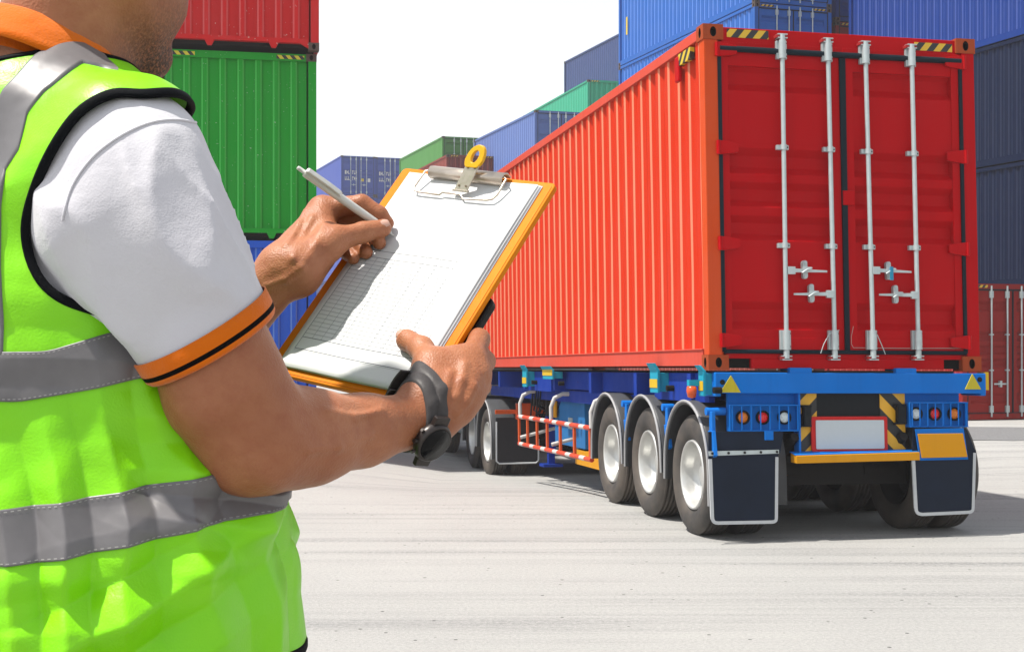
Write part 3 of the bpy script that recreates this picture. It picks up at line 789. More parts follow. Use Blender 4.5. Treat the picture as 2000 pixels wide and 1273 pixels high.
def build_trailer():
    W, L = TC_W, TC_L; base = TW((W/2, 2.0, -1.4)); base[2] = 0
    t = empty("container_trailer", base); tag(t, "blue three axle skeleton trailer carrying the red container", "trailer")
    K = dict(xf=TW, origin=base)
    # rear bolster beam
    x0, zt = RP(1394, 727); x1, _ = RP(1921, 726); zb = RP(1640, 768)[1]; zl = RP(1640, 721)[1]
    mb = MB(); mb.box(x0, x1, -.035, .20, zb, zt)
    for a, b in ((1540, 1583), (1747, 1787)):
        mb.box(RP(a, 722)[0], RP(b, 722)[0], -.030, .18, zt-.004, zl+.012)
    mb.box(x0-.002, x0+.05, -.030, .3, RP(1400, 774)[1], zt-.005); mb.box(x1-.05, x1+.002, -.030, .3, zb-.02, zt-.005)
    beam = mb.build("rear_beam", C_tb, t, bevel=.006, **K)
    for (a, b, c, q) in (((1403, 766), (1443, 766), (1424, 733), (1408, 746)), ((1880, 760), (1911, 760), (1894, 730), (1909, 741))):
        mb = MB(); p = [RP(*a), RP(*b), RP(*c)]; mb.prism(p, 'y', -.046, -.036); mb.build("reflector_triangle", M_tri, beam, **K)
        h = RP(*q); MB().cyl((h[0], -.040, h[1]), (h[0], -.030, h[1]), .022, n=14).build("lashing_hole", M_void, beam, **K)
    xr, zr = RP(1923, 740); MB().box(x1-.002, x1+.030, -.03, .10, zb+.03, zr+.06).build("side_reflector", C_yel, beam, **K)
    # lamp panels
    for (bx, gx, lamps, back) in (((1421, 1558, 790, 841), (1425, 1558), ((1451, 815, 'a'), (1490, 815, 'r'), (1532, 815, 'w')), (1426, 1560, 765, 792)),
                                  ((1771, 1885, 785, 833), (1771, 1885), ((1789, 808, 'w'), (1826, 808, 'r'), (1864, 808, 'a')), (1768, 1880, 765, 788))):
        a, zt_ = RP(bx[0], bx[2]); b, zb_ = RP(bx[1], bx[3]); a2, z2 = RP(back[0], back[2]); b2, z3 = RP(back[1], back[3])
        MB().box(a2, b2, .06, .10, z3-.02, z2+.01).build("lamp_bracket", C_tb, t, **K)
        mb = MB(); mb.box(a, b, .02, .035, zb_, zt_); mb.box(a, b, -.05, .02, zt_-.006, zt_); mb.box(a, b, -.05, .02, zb_, zb_+.006)
        mb.box(a, a+.006, -.05, .02, zb_+.006, zt_-.006); mb.box(b-.006, b, -.05, .02, zb_+.006, zt_-.006)
        panel = mb.build("lamp_panel", C_tb, t, **K)
        mb = MB()
        for i in range(8):
            x = a+.02+(b-a-.04)*i/7; mb.box(x-.0045, x+.0045, -.058, -.050, zb_, zt_)
        for z in (zb_+.004, zt_-.004): mb.box(a, b, -.058, -.050, z-.004, z+.004)
        mb.build("lamp_guard", C_tb, panel, **K)
        for (lx, lz, k) in lamps:
            x, z = RP(lx, lz); col = {'a': (1.0, .26, .01), 'r': (1.0, .010, .012), 'w': (.9, 1.0, 1.0)}[k]
            MB().lathe((x, .02, z), (0, -1, 0), [(.058, 0), (.060, .03), (.054, .036), (.046, .030), (.046, .0)], 28).build("lamp_ring", M_blk, panel, **K)
            m = plain("lens_"+k, col, .18, var=.1, coat=.6)
            mb = MB(); mb.lathe((x, .02, z), (0, -1, 0), [(.047, .012), (.040, .026), (.02, .031), (.001, .032)], 24)
            for i in range(7):
                d = (0, 0) if i == 0 else (.024*math.cos(i*math.pi/3), .024*math.sin(i*math.pi/3))
                mb.lathe((x+d[0], -.004, z+d[1]), (0, -1, 0), [(.0105, 0), (.009, .006), (.001, .009)], 10)
            mb.build({'a': "amber_lamp", 'r': "red_lamp", 'w': "reversing_lamp"}[k], m, panel, **K)
    # centre board with chevrons, plate and bumper
    a, z1 = RP(1560, 768); b, z0 = RP(1772, 886)
    board = MB().box(a, b, .05, .08, z0, z1+.01).build("rear_board", M_blk, t, **K)
    for (p, q, m) in ((1560, 1599, M_chev), (1723, 1772, M_chev2)):
        MB().box(RP(p, 800)[0], RP(q, 800)[0], .040, .048, z0+.005, z1-.002).build("chevron_plate", m, board, **K)
    mb = MB(); mb.box(a-.012, a+.004, -.02, .09, z0-.02, z1); mb.build("board_edge", C_tb, board, **K)
    def rrect(xa, xb, za, zb, r, y0, y1, n=6):
        pts = []
        for (cx, cz, s) in ((xb-r, zb-r, 0), (xa+r, zb-r, 1), (xa+r, za+r, 2), (xb-r, za+r, 3)):
            for i in range(n+1):
                t_ = math.pi/2*(s+i/n); pts.append((cx+r*math.cos(t_), cz+r*math.sin(t_)))
        return pts
    xa, zb_ = RP(1587, 882); xb, zt_ = RP(1734, 813)
    MB().prism(rrect(xa, xb, zb_, zt_, .02, 0, 0), 'y', .012, .030).build("plate_frame", plain("red_plate_frame", (.70, .010, .010), .35), board, **K)
    xa, zb_ = RP(1595, 877); xb, zt_ = RP(1727, 820)
    MB().prism(rrect(xa, xb, zb_, zt_, .01, 0, 0), 'y', .004, .014).build("blank_number_plate", plain("plate_white", (.66, .72, .75), .4, var=.04), board, **K)
    for (p, q) in (((1568, 793), (1583, 832)), ((1751, 791), (1768, 827))):
        xa, zt_ = RP(*p); xb, zb_ = RP(*q); mb = MB(); mb.box(xa, xb, -.03, .03, zb_, zt_); mb.box(xa-.02, xb+.012, -.012, .04, zb_-.006, zb_+.01); mb.box(xa-.012, xb+.012, -.012, .04, zt_-.012, zt_+.01)
        mb.build("rubber_lamp", M_blk, board, bevel=.008, **K)
    xa, zt_ = RP(1546, 886); xb, zb_ = RP(1786, 900)
    mb = MB(); mb.hexa([(xa, -.10, zb_-.004), (xb, -.10, zb_+.014), (xb, .02, zb_+.01), (xa, .02, zb_), (xa, -.10, zt_-.010), (xb, -.10, zt_+.012), (xb, .02, zt_+.02), (xa, .02, zt_+.01)])
    bp = mb.build("bumper_bar", C_amb, t, bevel=.004, **K)
    mb = MB(); mb.hexa([(xa-.005, -.092, zt_-.0085), (xb-.01, -.092, zt_+.0135), (xb-.01, .03, zt_+.024), (xa-.005, .03, zt_+.012), (xa-.005, -.092, zt_-.002), (xb-.01, -.092, zt_+.018), (xb-.01, .03, zt_+.03), (xa-.005, .03, zt_+.018)])
    mb.build("bumper_top", C_tb, bp, **K)
    mb = MB()
    for x in (.95, 1.55): mb.box(x-.03, x+.03, .02, .08, z0-.05, z0+.1)
    mb.build("bumper_bracket", M_under, t, **K)
    # amber-yellow board hung under the right lamps
    yb = -.115
    q = [RP(1793, 847, yb), RP(1881, 846, yb), RP(1890, 892, yb), RP(1801, 894, yb)]
    MB().prism(q[::-1], 'y', yb, yb+.012).build("yellow_board", C_amb, t, bevel=.002, **K)
    q = [RP(1790, 838, yb), RP(1884, 836, yb), RP(1893, 897, yb), RP(1799, 899, yb)]
    MB().prism(q[::-1], 'y', yb+.016, yb+.03).build("board_frame", C_tb, t, **K)
    # mud flaps
    for (p, strap, side) in (([(1384, 890), (1520, 886), (1519, 1015), (1510, 1022), (1398, 1024), (1388, 1012)], [(1384, 881), (1521, 878), (1521, 885), (1385, 890)], 0),
                             ([(1781, 893), (1906, 878), (1903, 996), (1893, 1003), (1798, 1007), (1786, 996)], None, 1)):
        yf = -.085; rp_ = []
        for i, (a, b) in enumerate(p):
            if i in (2, 3, 4, 5): q0, q1 = p[i-1], p[(i+1) % 6]; rp_ += [(a*.5+q0[0]*.5, b*.5+q0[1]*.5)] if 0 else [(a, b)]
            else: rp_.append((a, b))
        c0, c1 = p[2:4], p[4:6]
        def arc(P_, Q_, cx, cy, k=5):
            return [((1-t)**2*P_[0]+2*t*(1-t)*cx+t*t*Q_[0], (1-t)**2*P_[1]+2*t*(1-t)*cy+t*t*Q_[1]) for t in [i/k for i in range(k+1)]]
        p = [p[0], p[1]]+arc((p[2][0], p[2][1]-4), (p[3][0]-4, p[3][1]), p[2][0], p[3][1])+arc((p[4][0]+4, p[4][1]), (p[5][0], p[5][1]-4), p[5][0], p[4][1])
        pl = [RP(a, b, yf) for a, b in p]
        fl = MB().prism(pl[::-1], 'y', yf, yf+.012).build("mud_flap", M_flap, t, **K)
        seq = [(p[0][0], p[0][1]+6)]+p[:1:-1]+[(p[1][0], p[1][1]+6)]; bd = [RP(a, b, yf) for a, b in seq]
        mb = MB(); k = len(bd); wv = .028
        inn = []
        for i, (x, z) in enumerate(bd):
            a = bd[max(i-1, 0)]; b = bd[min(i+1, k-1)]; dx, dz = b[0]-a[0], b[1]-a[1]; L_ = math.hypot(dx, dz); inn.append((x-dz/L_*wv, z+dx/L_*wv))
        vs = [(x, yf-.005, z) for x, z in bd]+[(x, yf-.005, z) for x, z in inn]
        mb.add(vs, [(i, i+1, k+i+1, k+i) for i in range(k-1)]); vs2 = [(x, yf+.013, z) for x, z in bd]
        mb.add([(x, yf-.005, z) for x, z in bd]+vs2, [(i, i+1, k+i+1, k+i) for i in range(k-1)])
        mb.build("flap_border", M_wht, fl, **K)
        if strap:
            q = [RP(a, b, yf-.01) for a, b in strap]; MB().prism(q[::-1], 'y', yf-.014, yf-.002).build("flap_strap", M_zinc, fl, **K)
            mb = MB()
            for i in range(5):
                x, z = RP(1391+i*31.5, 885-i*.8, yf-.01); mb.cyl((x, yf-.022, z), (x, yf-.012, z), .011, n=8)
            mb.build("strap_bolt", M_under, fl, **K)
    # dark backing guards above the flaps
    for (p) in ([(1384, 843), (1530, 843), (1524, 884), (1384, 884)], [(1784, 834), (1887, 836), (1906, 884), (1782, 894)]):
        MB().prism([RP(a, b, -.062) for a, b in p], 'y', -.064, -.050).build("flap_carrier", M_flap, t, **K)
    for (a, b, c, d) in ((1487, 1503, 841, 858), ):
        xa, zt_ = RP(a, c); xb, zb_ = RP(b, d); MB().box(xa, xb, -.085, -.066, zb_, zt_).build("bracket", C_tb, t, **K)
    # long beams, cross members
    mb = MB()
    zb1 = -.62
    for x in (W/2-.50, W/2+.50):
        mb.box(x-.07, x+.07, .20, L-.4, -.09, -.065); mb.box(x-.012, x+.012, .20, L-.4, -.50, -.09); mb.box(x-.07, x+.07, .20, L-.4, -.52, -.50)
    mb.build("chassis_beam", C_tbd, t, **K)
    mb = MB()
    for y in (.6, 2.2, 3.9, 5.6, 7.3, 9.0, 11.6):
        MB().box(.03, W-.03, y-.05, y+.05, -.26, -.035).build("cross_member", C_tbd, t, **K)
    MB().box(.25, W-.25, .02, .16, zt-.01, -.003).build("gap_shade_block", M_under, t, **K)  # dark block added to fill the gap under the container with shade
    MB().box(.25, W-.25, .25, L-.3, -.033, -.008).build("deck_plate", M_under, t, **K)
    # outer side rail, seen under the container's long side
    ya, za = SP(1140, 723); yb2, zb2 = SP(1268, 765, .08)
    mb = MB(); mb.box(.07, .12, .2, 1.70, -.28, -.03); mb.box(.16, .20, 1.7, 6.9, -.24, -.03); mb.box(.07, .12, 5.9, 7.2, -.28, -.03); mb.box(.20, .24, 1.7, 10.5, -.40, -.26)
    mb.build("side_rail", C_tbd, t, **K)
    # container locks: cyan uprights with a yellow patch
    for (px0, px1, py0, py1) in ((1272, 1287, 709, 766), (1371, 1392, 713, 773), (1062, 1081, 715, 740), (1022, 1030, 713, 755)):
        y0, z1_ = SP(px1, py0, -.03); y1, z0_ = SP(px0, py1, -.03)
        y0 = max(y0, .02); ym = (y0+y1)/2; y1 = max(y1, y0+.12)
        mb = MB(); mb.hexa([(-.045, y0, z0_), (-.02, y0, z0_), (-.02, y1, z0_), (-.045, y1, z0_), (-.045, y0, -.01), (-.02, y0, -.01), (-.02, y1, -.01), (-.045, y1, -.01)])
        mb.hexa([(-.045, y0, -.01), (-.02, y0, -.01), (-.02, y1, -.01), (-.045, y1, -.01), (-.085, y0+.01, z1_), (-.06, y0+.01, z1_), (-.06, y1-.01, z1_), (-.085, y1-.01, z1_)])
        mb.box(-.02, .09, y0+.02, y1-.02, z0_+.01, -.03)
        lk = mb.build("container_guide", C_cyan, t, bevel=.003, **K)
        MB().box(-.050, -.046, y0+.002, y1-.002, z0_+.045, z0_+.125).build("yellow_patch", C_yel, lk, **K)
        MB().cyl((-.0, y0-.12, -.17), (.068, y0-.12, -.17), .028, n=12).build("lashing_hole", M_void, lk, **K)
    yy, zz = SP(1370, 754, -.1); yy = max(.13, yy)
    mb = MB(); mb.lathe((-.11, yy, zz-.045), (0, 0, 1), [(.001, -.06), (.035, -.05), (.045, 0), (.04, .04), (.001, .05)], 16); m = mb.build("marker_lamp", plain("orange_lens", (.80, .10, .01), .25, coat=.5), t, **K)
    MB().box(-.14, -.03, yy-.03, yy+.03, zz, zz+.05).build("marker_bracket", C_cyan, m, **K)
    # wheels and mudguards
    axl = T_R @ np.array([1.0, 0, 0]); axl[2] = 0; axl /= np.linalg.norm(axl)
    yc = [.54, 1.80, 3.06]
    for y in yc:
        for side in (0, 1):
            xw = .0 if side == 0 else W
            w0 = TW((xw, y, -1)); w0[2] = ground_z(w0[0], w0[1])+.517
            wheel(w0, axl if side == 0 else -axl, t, org=base)
        cz = (T_R.T @ (w0-T_O))[2]
        mb = MB(); mb.cyl((.5, y, cz), (W-.5, y, cz), .065, n=16); mb.box(W/2-.30, W/2-.18, y-.08, y+.08, cz-.09, cz+.12); mb.box(W/2+.18, W/2+.30, y-.08, y+.08, cz-.09, cz+.12)
        mb.cyl((.62, y-.12, cz+.02), (.95, y-.12, cz+.02), .09, n=14); mb.cyl((W-.95, y-.12, cz+.02), (W-.62, y-.12, cz+.02), .09, n=14)
        mb.build("axle", M_under, t, **K)
        for x in (W/2-.50, W/2+.50):
            mb = MB(); mb.tube([(x, y-.55, cz+.33), (x, y-.25, cz+.16), (x, y, cz+.12), (x, y+.25, cz+.16), (x, y+.55, cz+.33)], .04, 8); mb.box(x-.06, x+.06, y-.1, y+.1, cz+.05, cz+.2)
            mb.build("leaf_spring", M_under, t, **K)
        c2 = cz+.035
        for x0_, x1_ in ((-.03, .66), (W-.14, W-.66)):
            fender(t, y+.0, c2, x0_, x1_, r=.572 if x0_ < 0 else .55, K=K, foot=((cz-.08 if y > .6 else cz-.24) if x0_ < 0 else cz+.05, cz-.10))
        # blue support arms and hangers between the guards
        px = {.54: (1386, 803), 1.80: (1300, 795), 3.06: (1221, 788)}[y]
        a, z = SP(px[0], px[1], .02)
        for x0_, s in ((.0, 1), (W, -1)):
            if s < 0 and y < 1: continue
            a = max(a, .02); ln = .15 if y < 1 else .65; mb = MB(); mb.cyl((x0_-s*.02, a, z), (x0_+s*ln, a, z), .034, n=12)
            if y > 1: mb.cyl((x0_+s*.10, a-.16, z-.015), (x0_+s*.5, a-.16, z-.015), .030, n=10)
            mb.box(min(x0_, x0_+s*.03), max(x0_, x0_+s*.03), a-.09, a-.02, z-.20, z)
            mb.hexa([(x0_-s*.01, a-.16, z-.36), (x0_+s*.02, a-.16, z-.36), (x0_+s*.02, a-.07, z-.40), (x0_-s*.01, a-.07, z-.40), (x0_-s*.01, a-.12, z-.16), (x0_+s*.02, a-.12, z-.16), (x0_+s*.02, a-.01, z-.16), (x0_-s*.01, a-.01, z-.16)])
            mb.build("mudguard_bracket", C_tb, t, bevel=.003, **K)
    mb = MB(); mb.box(.55, 1.95, .35, .45, -1.0, -.55); mb.box(W/2-.4, W/2+.4, .25, 3.6, -.75, -.53); mb.build("suspension_frame", M_under, t, **K)
    mb = MB()
    for (x, y) in ((.85, .95), (1.7, .95), (.85, 2.4), (1.7, 2.4)): mb.cyl((x, y-.35, -.72), (x, y+.15, -.72), .10, n=16)
    mb.build("brake_chamber", M_under, t, **K)
    # red and white side guard ladder with white tube frames
    g = empty("side_guard", (0, 0, 0)); g.parent = t
    xg = -.02
    yA, zA = SP(1012, 813, xg); yB, zB = SP(1153, 836, xg); _, zC = SP(1012, 866, xg); _, zD = SP(1153, 898, xg)
    M_rw = stripes("red_white_bands", (.78, .06, .012), (.72, .68, .64), .62, (0, 1, 0), duty=.66)
    mb = MB()
    f = lambda s: yA+(yB-yA)*s
    for z0_, z1_ in ((zA, zB), (zC, zD)): mb.tube([(xg, f(0), z0_), (xg, f(1), z1_)], .028, 8)
    mb.build("striped_rail", M_rw, g, **K)
    for s in (.0, .14, .29, .44, .62, .80, .985):
        y = f(s); MB().box(xg-.012, xg+.012, y-.032, y+.032, zC+(zD-zC)*s, zA+(zB-zA)*s).build("guard_post", M_orange, g, **K)
    for s in (.02, .50, 1.0):
        y = f(s); zt_ = zA+(zB-zA)*s; mb = MB()
        mb.tube([(xg, y, zt_), (xg, y-.0, zt_+.18), (xg+.04, y-.02, zt_+.29), (xg+.14, y-.03, zt_+.34), (xg+.75, y-.03, zt_+.34)], .026, 10)
        mb.tube([(xg, y, zt_-.28), (xg+.7, y-.03, zt_-.10)], .024, 8)
        mb.build("guard_tube", plain("white_tube_paint", (.66, .64, .62), .4, var=.1), g, **K)
    # tool box, landing gear, amber side boards
    mb = MB(); yb3 = 5.1
    mb.prism([(yb3, -.96), (yb3+1.5, -.96), (yb3+1.5, -.62), (yb3+1.15, -.40), (yb3, -.40)], 'x', .28, .95)
    tb = mb.build("tool_box", paint("tool_box_blue", (.03, .20, .50), .45, .25, .2), t, bevel=.01, **K)
    MB().box(.268, .280, yb3+.55, yb3+.75, -.74, -.60).build("box_latch", M_zinc, tb, **K)
    MB().box(.29, .33, 4.2, 5.6, -1.16, -.98).build("amber_board", C_amb, t, **K)
    for x in (.55, W-.55):
        mb = MB(); mb.box(x-.06, x+.06, 7.9, 8.02, -1.15, -.3); mb.box(x-.045, x+.045, 7.915, 8.005, -1.32, -1.1); mb.box(x-.14, x+.14, 7.83, 8.09, -1.36, -1.32)
        mb.build("landing_leg", C_tbd, t, **K)
    mb = MB(); mb.box(.25, .40, 6.9, 7.02, -.62, -.26); mb.box(.2, .34, 7.3, 7.6, -.50, -.3); mb.cyl((.30, 7.1, -.45), (.30, 7.35, -.45), .06, n=12)
    mb.build("valve_box", M_under, t, **K)
    mb = MB()
    for i, (a, b) in enumerate(((7.0, -.5), (7.15, -.62), (7.28, -.55), (7.5, -.66))): mb.tube([(.2, a, -.25), (.17, a+.05, b), (.3, a+.3, b-.05), (.5, a+.5, -.3)], .012, 6)
    mb.build("air_hose", M_blk, t, **K)
    MB().box(.23, .25, 6.35, 6.62, -.62, -.34).build("amber_plate", C_amb, t, **K)
    MB().box(.7, 1.8, 9.6, 11.9, -.10, -.03).build("coupling_plate", M_under, t, **K)
    return t
build_trailer()

# ------------------------------------------------------------------ tractor unit
def build_tractor():
    gz = -.40; base = TW((1.25, 12.0, 0)); base[2] = gz
    t = empty("tractor_truck", base); tag(t, "tractor unit pulling the trailer, its rear wheels beside the watch", "truck")
    # own frame: same heading as the trailer, level, z above the ground
    c, s = math.cos(.209), math.sin(.209); o = TW((0, 0, 0))
    def XF(v):
        p = TW((0, v[1], 0)); return np.array([p[0]+c*v[0], p[1]+s*v[0], gz+v[2]])
    K = dict(xf=XF, origin=base); ax = np.array([c, s, 0])
    C_cab = paint("cab_white_paint", (.55, .55, .56), .35, .2, .1)
    for y in (9.85, 11.15):
        for sd in (0, 1):
            p = XF((0.0 if sd == 0 else 2.5, y, .515)); wheel(p, ax if sd == 0 else -ax, t, org=base)
        for x0_, x1_ in ((-.03, .68), (2.53, 1.82)):
            fender(t, y, .55, x0_, x1_, r=.60, K=K, foot=(.30 if y < 10 else .40, .40))
        MB().cyl((.5, y, .52), (2.0, y, .52), .10, n=16).build("axle", M_under, t, **K)
    for sd in (0, 1):
        p = XF((0.0 if sd == 0 else 2.5, 14.1, .515)); wheel(p, ax if sd == 0 else -ax, t, dual=False, org=base)
    mb = MB()
    for x in (.80, 1.70): mb.box(x-.05, x+.05, 9.1, 16.0, .70, .98)
    for y in (9.15, 10.5, 12.4, 13.6): mb.box(.8, 1.7, y-.05, y+.05, .74, .94)
    mb.build("chassis_beam", M_under, t, **K)
    MB().box(.75, 1.75, 10.0, 11.0, .99, 1.12).build("fifth_wheel", M_under, t, bevel=.02, **K)
    # cab
    mb = MB(); mb.prism([(13.0, .75), (15.3, .75), (15.35, 1.7), (15.15, 2.9), (14.9, 3.1), (13.05, 3.15), (12.95, 2.9)], 'x', .02, 2.48)
    cab = mb.build("cab", C_cab, t, bevel=.05, **K)
    M_gl = plain("cab_glass", (.02, .03, .035), .08, var=.05, bmp=0)
    for x in (.012, 2.474): MB().prism([(13.9, 1.75), (14.95, 1.75), (14.85, 2.55), (13.95, 2.55)], 'x', x, x+.014).build("side_window", M_gl, cab, **K)
    MB().box(.2, 2.3, 15.30, 15.345, 1.75, 2.6).build("windscreen", M_gl, cab, **K)
    MB().box(.1, 2.4, 15.25, 15.5, .35, .80).build("bumper", C_cab, t, bevel=.04, **K)
    MB().box(.05, .75, 12.5, 13.6, .45, .95).build("fuel_tank", M_zinc, t, bevel=.06, **K)
    # rear: flap with white edge, orange lamp block, red strip, light frame of rods
    yf = 9.18
    for xa in (.02, 1.83):
        fl = MB().prism([(xa, .92), (xa+.66, .92), (xa+.66, .27), (xa+.62, .23), (xa+.05, .23), (xa, .27)], 'y', yf, yf+.012).build("mud_flap", plain("grey_flap", (.030, .028, .032), .5, var=.3), t, **K)
        mb = MB(); mb.tube([(xa+.01, yf-.006, .86), (xa+.01, yf-.006, .28), (xa+.05, yf-.006, .24), (xa+.61, yf-.006, .24), (xa+.65, yf-.006, .28), (xa+.65, yf-.006, .6)], .013, 8); mb.build("flap_border", M_wht, fl, **K)
    mb = MB(); mb.box(.0, 2.5, 9.10, 9.14, .98, 1.04); mb.build("rear_bar", M_orange, t, **K)
    for x in (.30, 1.90): MB().box(x, x+.34, 9.02, 9.09, .90, 1.14).build("tail_lamp", plain("tail_lamp_orange", (.80, .09, .01), .3, coat=.4), t, bevel=.01, **K)
    mb = MB(); mb.box(-.02, .9, 12.0, 12.3, .62, .66); mb.box(-.02, .9, 12.0, 12.3, .90, .93)
    for i in range(5): mb.cyl((.02, 12.0+.0, .5), (.02+.0, 12.0, .93), .012, n=6); mb.cyl((.05+.10*i, 12.05, .50), (.05+.10*i, 12.05, .92), .012, n=6)
    mb.build("battery_rack", M_zinc, t, **K)
    MB().box(.0, .5, 11.95, 11.98, .93, .99).build("red_reflector", M_orange, t, **K)
build_tractor()
# ------------------------------------------------------------------ implicit-surface kit for the figure
def V3(*a): return np.array(a, float)
class Cap:
    def __init__(s, a, b, ra, rb=None):
        s.a = np.asarray(a, float); s.b = np.asarray(b, float); s.ra = ra; s.rb = ra if rb is None else rb
        s.c = (s.a+s.b)/2; s.R = np.linalg.norm(s.a-s.b)/2+max(s.ra, s.rb)
    def __call__(s, p):
        ab = s.b-s.a; t = np.clip(((p-s.a)@ab)/(ab@ab+1e-12), 0, 1)
        return np.linalg.norm(p-s.a-t[:, None]*ab, axis=1)-(s.ra+(s.rb-s.ra)*t)
class Ell:
    def __init__(s, c, r, M=None):
        s.c = np.asarray(c, float); s.r = np.asarray(r, float); s.M = np.eye(3) if M is None else M; s.R = max(s.r)
    def __call__(s, p):
        q = (p-s.c)@s.M; k0 = np.linalg.norm(q/s.r, axis=1); k1 = np.linalg.norm(q/(s.r*s.r), axis=1)
        return k0*(k0-1)/np.maximum(k1, 1e-9)
class Col:
    "upright body of elliptical sections: rows of z, cx, cy, a (lateral), b (front-back); axes Rv, Fv"
    def __init__(s, rows, Rv, Fv, off=0):
        s.T = np.array(rows, float); s.Rv = Rv; s.Fv = Fv; s.off = off
        z0, z1 = s.T[0, 0], s.T[-1, 0]; s.c = V3(s.T[:, 1].mean(), s.T[:, 2].mean(), (z0+z1)/2); s.R = (z1-z0)/2+.35
    def __call__(s, p):
        T = s.T; z = p[:, 2]; zc = np.clip(z, T[0, 0], T[-1, 0])
        cx, cy, a, b = [np.interp(zc, T[:, 0], T[:, i]) for i in (1, 2, 3, 4)]
        dx = p[:, 0]-cx; dy = p[:, 1]-cy; l = dx*s.Rv[0]+dy*s.Rv[1]; f = dx*s.Fv[0]+dy*s.Fv[1]
        k = np.sqrt((l/a)**2+(f/b)**2)+1e-9; d = (k-1)*np.sqrt(l*l+f*f)/k; d = np.where(k < .3, -.7*np.minimum(a, b), d)
        dz = np.abs(z-zc)
        return np.where(dz > 0, np.sqrt(np.maximum(d, 0)**2+dz**2)+np.minimum(d, 0)*.0, d)+s.off
def smin(a, b, k):
    h = np.maximum(k-np.abs(a-b), 0)/k; return np.minimum(a, b)-h*h*k*.25
def smax(a, b, k): return -smin(-a, -b, k)
class Field:
    "list of (primitive, blend)"
    def __init__(s, items): s.it = items
    def __call__(s, p, c=None, rad=0):
        out = None
        if c is not None:
            lb = np.array([np.linalg.norm(g.c-c)-g.R for g, k in s.it]); 
        for i, (g, k) in enumerate(s.it):
            if c is not None and lb[i] > rad*1.8+.03: continue
            d = g(p); out = d if out is None else smin(out, d, k)
        return np.full(len(p), .1) if out is None else out
# value noise
_rn = np.random.RandomState(11).rand(64, 64, 64)
def vnoise(p, s, seed=0):
    q = np.asarray(p)*s+seed*7.31+100; i = np.floor(q).astype(int); f = q-i; f = f*f*(3-2*f); i &= 63; j = (i+1) & 63
    g = lambda a, b, c: _rn[a, b, c]
    x0 = g(i[:, 0], i[:, 1], i[:, 2])*(1-f[:, 0])+g(j[:, 0], i[:, 1], i[:, 2])*f[:, 0]
    x1 = g(i[:, 0], j[:, 1], i[:, 2])*(1-f[:, 0])+g(j[:, 0], j[:, 1], i[:, 2])*f[:, 0]
    x2 = g(i[:, 0], i[:, 1], j[:, 2])*(1-f[:, 0])+g(j[:, 0], i[:, 1], j[:, 2])*f[:, 0]
    x3 = g(i[:, 0], j[:, 1], j[:, 2])*(1-f[:, 0])+g(j[:, 0], j[:, 1], j[:, 2])*f[:, 0]
    y0 = x0*(1-f[:, 1])+x1*f[:, 1]; y1 = x2*(1-f[:, 1])+x3*f[:, 1]
    return y0*(1-f[:, 2])+y1*f[:, 2]
def surface_net(fn, lo, hi, h, n=12):
    "mesh the zero level of fn(points, block centre, block radius) with surface nets over the blocks that touch it"
    lo = np.asarray(lo, float); nb = np.ceil((np.asarray(hi)-lo)/(h*n)).astype(int); B = h*n; rad = B*math.sqrt(3)/2
    ci = np.stack(np.meshgrid(*[np.arange(k) for k in nb], indexing='ij'), -1).reshape(-1, 3)
    cc = lo+(ci+.5)*B; d = fn(cc, None, 0); act = ci[np.abs(d) < rad*1.15+.012]
    g = np.stack(np.meshgrid(*[np.arange(n+1)]*3, indexing='ij'), -1); gf = g.reshape(-1, 3)
    CV = []; CK = []; FK = []
    key = lambda a: (a[..., 0]+8).astype(np.int64)*(1 << 40)+(a[..., 1]+8).astype(np.int64)*(1 << 20)+(a[..., 2]+8)
    for b in act:
        base = b*n; P_ = lo+(base+gf)*h; c = lo+(b+.5)*B
        s = fn(P_, c, rad).reshape(n+1, n+1, n+1)
        if s.min() > 0 or s.max() < 0: continue
        neg = s < 0; cnt = sum(neg[i:n+i or None, j:n+j or None, k:n+k or None][:n, :n, :n].astype(int) for i in (0, 1) for j in (0, 1) for k in (0, 1))
        cells = np.argwhere((cnt > 0) & (cnt < 8))
        if len(cells) == 0: continue
        acc = np.zeros((len(cells), 3)); num = np.zeros(len(cells))
        for ax in range(3):
            e = np.zeros(3, int); e[ax] = 1; o1, o2 = [q for q in range(3) if q != ax]
            for a in (0, 1):
                for bb in (0, 1):
                    o = np.zeros(3, int); o[o1] = a; o[o2] = bb; A = cells+o; Bq = A+e
                    sa = s[A[:, 0], A[:, 1], A[:, 2]]; sb = s[Bq[:, 0], Bq[:, 1], Bq[:, 2]]; m = (sa < 0) != (sb < 0)
                    t = np.where(m, sa/np.where(m, sa-sb, 1), 0); acc += np.where(m[:, None], A+t[:, None]*e, 0); num += m
        CV.append(lo+(base+acc/num[:, None])*h); CK.append(key(base+cells))
        for ax in range(3):
            e = np.zeros(3, int); e[ax] = 1; o1, o2 = [(1, 2), (2, 0), (0, 1)][ax]
            sl0 = [slice(0, n)]*3; sl1 = [slice(0, n)]*3; sl1[ax] = slice(1, n+1)
            A = neg[tuple(sl0)]; Bq = neg[tuple(sl1)]; idx = np.argwhere(A != Bq)
            if len(idx) == 0: continue
            fl = A[idx[:, 0], idx[:, 1], idx[:, 2]]
            u = np.zeros(3, int); u[o1] = 1; v = np.zeros(3, int); v[o2] = 1
            q = np.stack([key(base+idx-u-v), key(base+idx-v), key(base+idx), key(base+idx-u)], 1)
            q[~fl] = q[~fl][:, ::-1]; FK.append(q)
    V = np.concatenate(CV); Kk = np.concatenate(CK); F = np.concatenate(FK)
    od = np.argsort(Kk); Ks = Kk[od]; V = V[od]; pos = np.searchsorted(Ks, F); pos = np.clip(pos, 0, len(Ks)-1)
    ok = (Ks[pos] == F).all(1); return V, pos[ok]
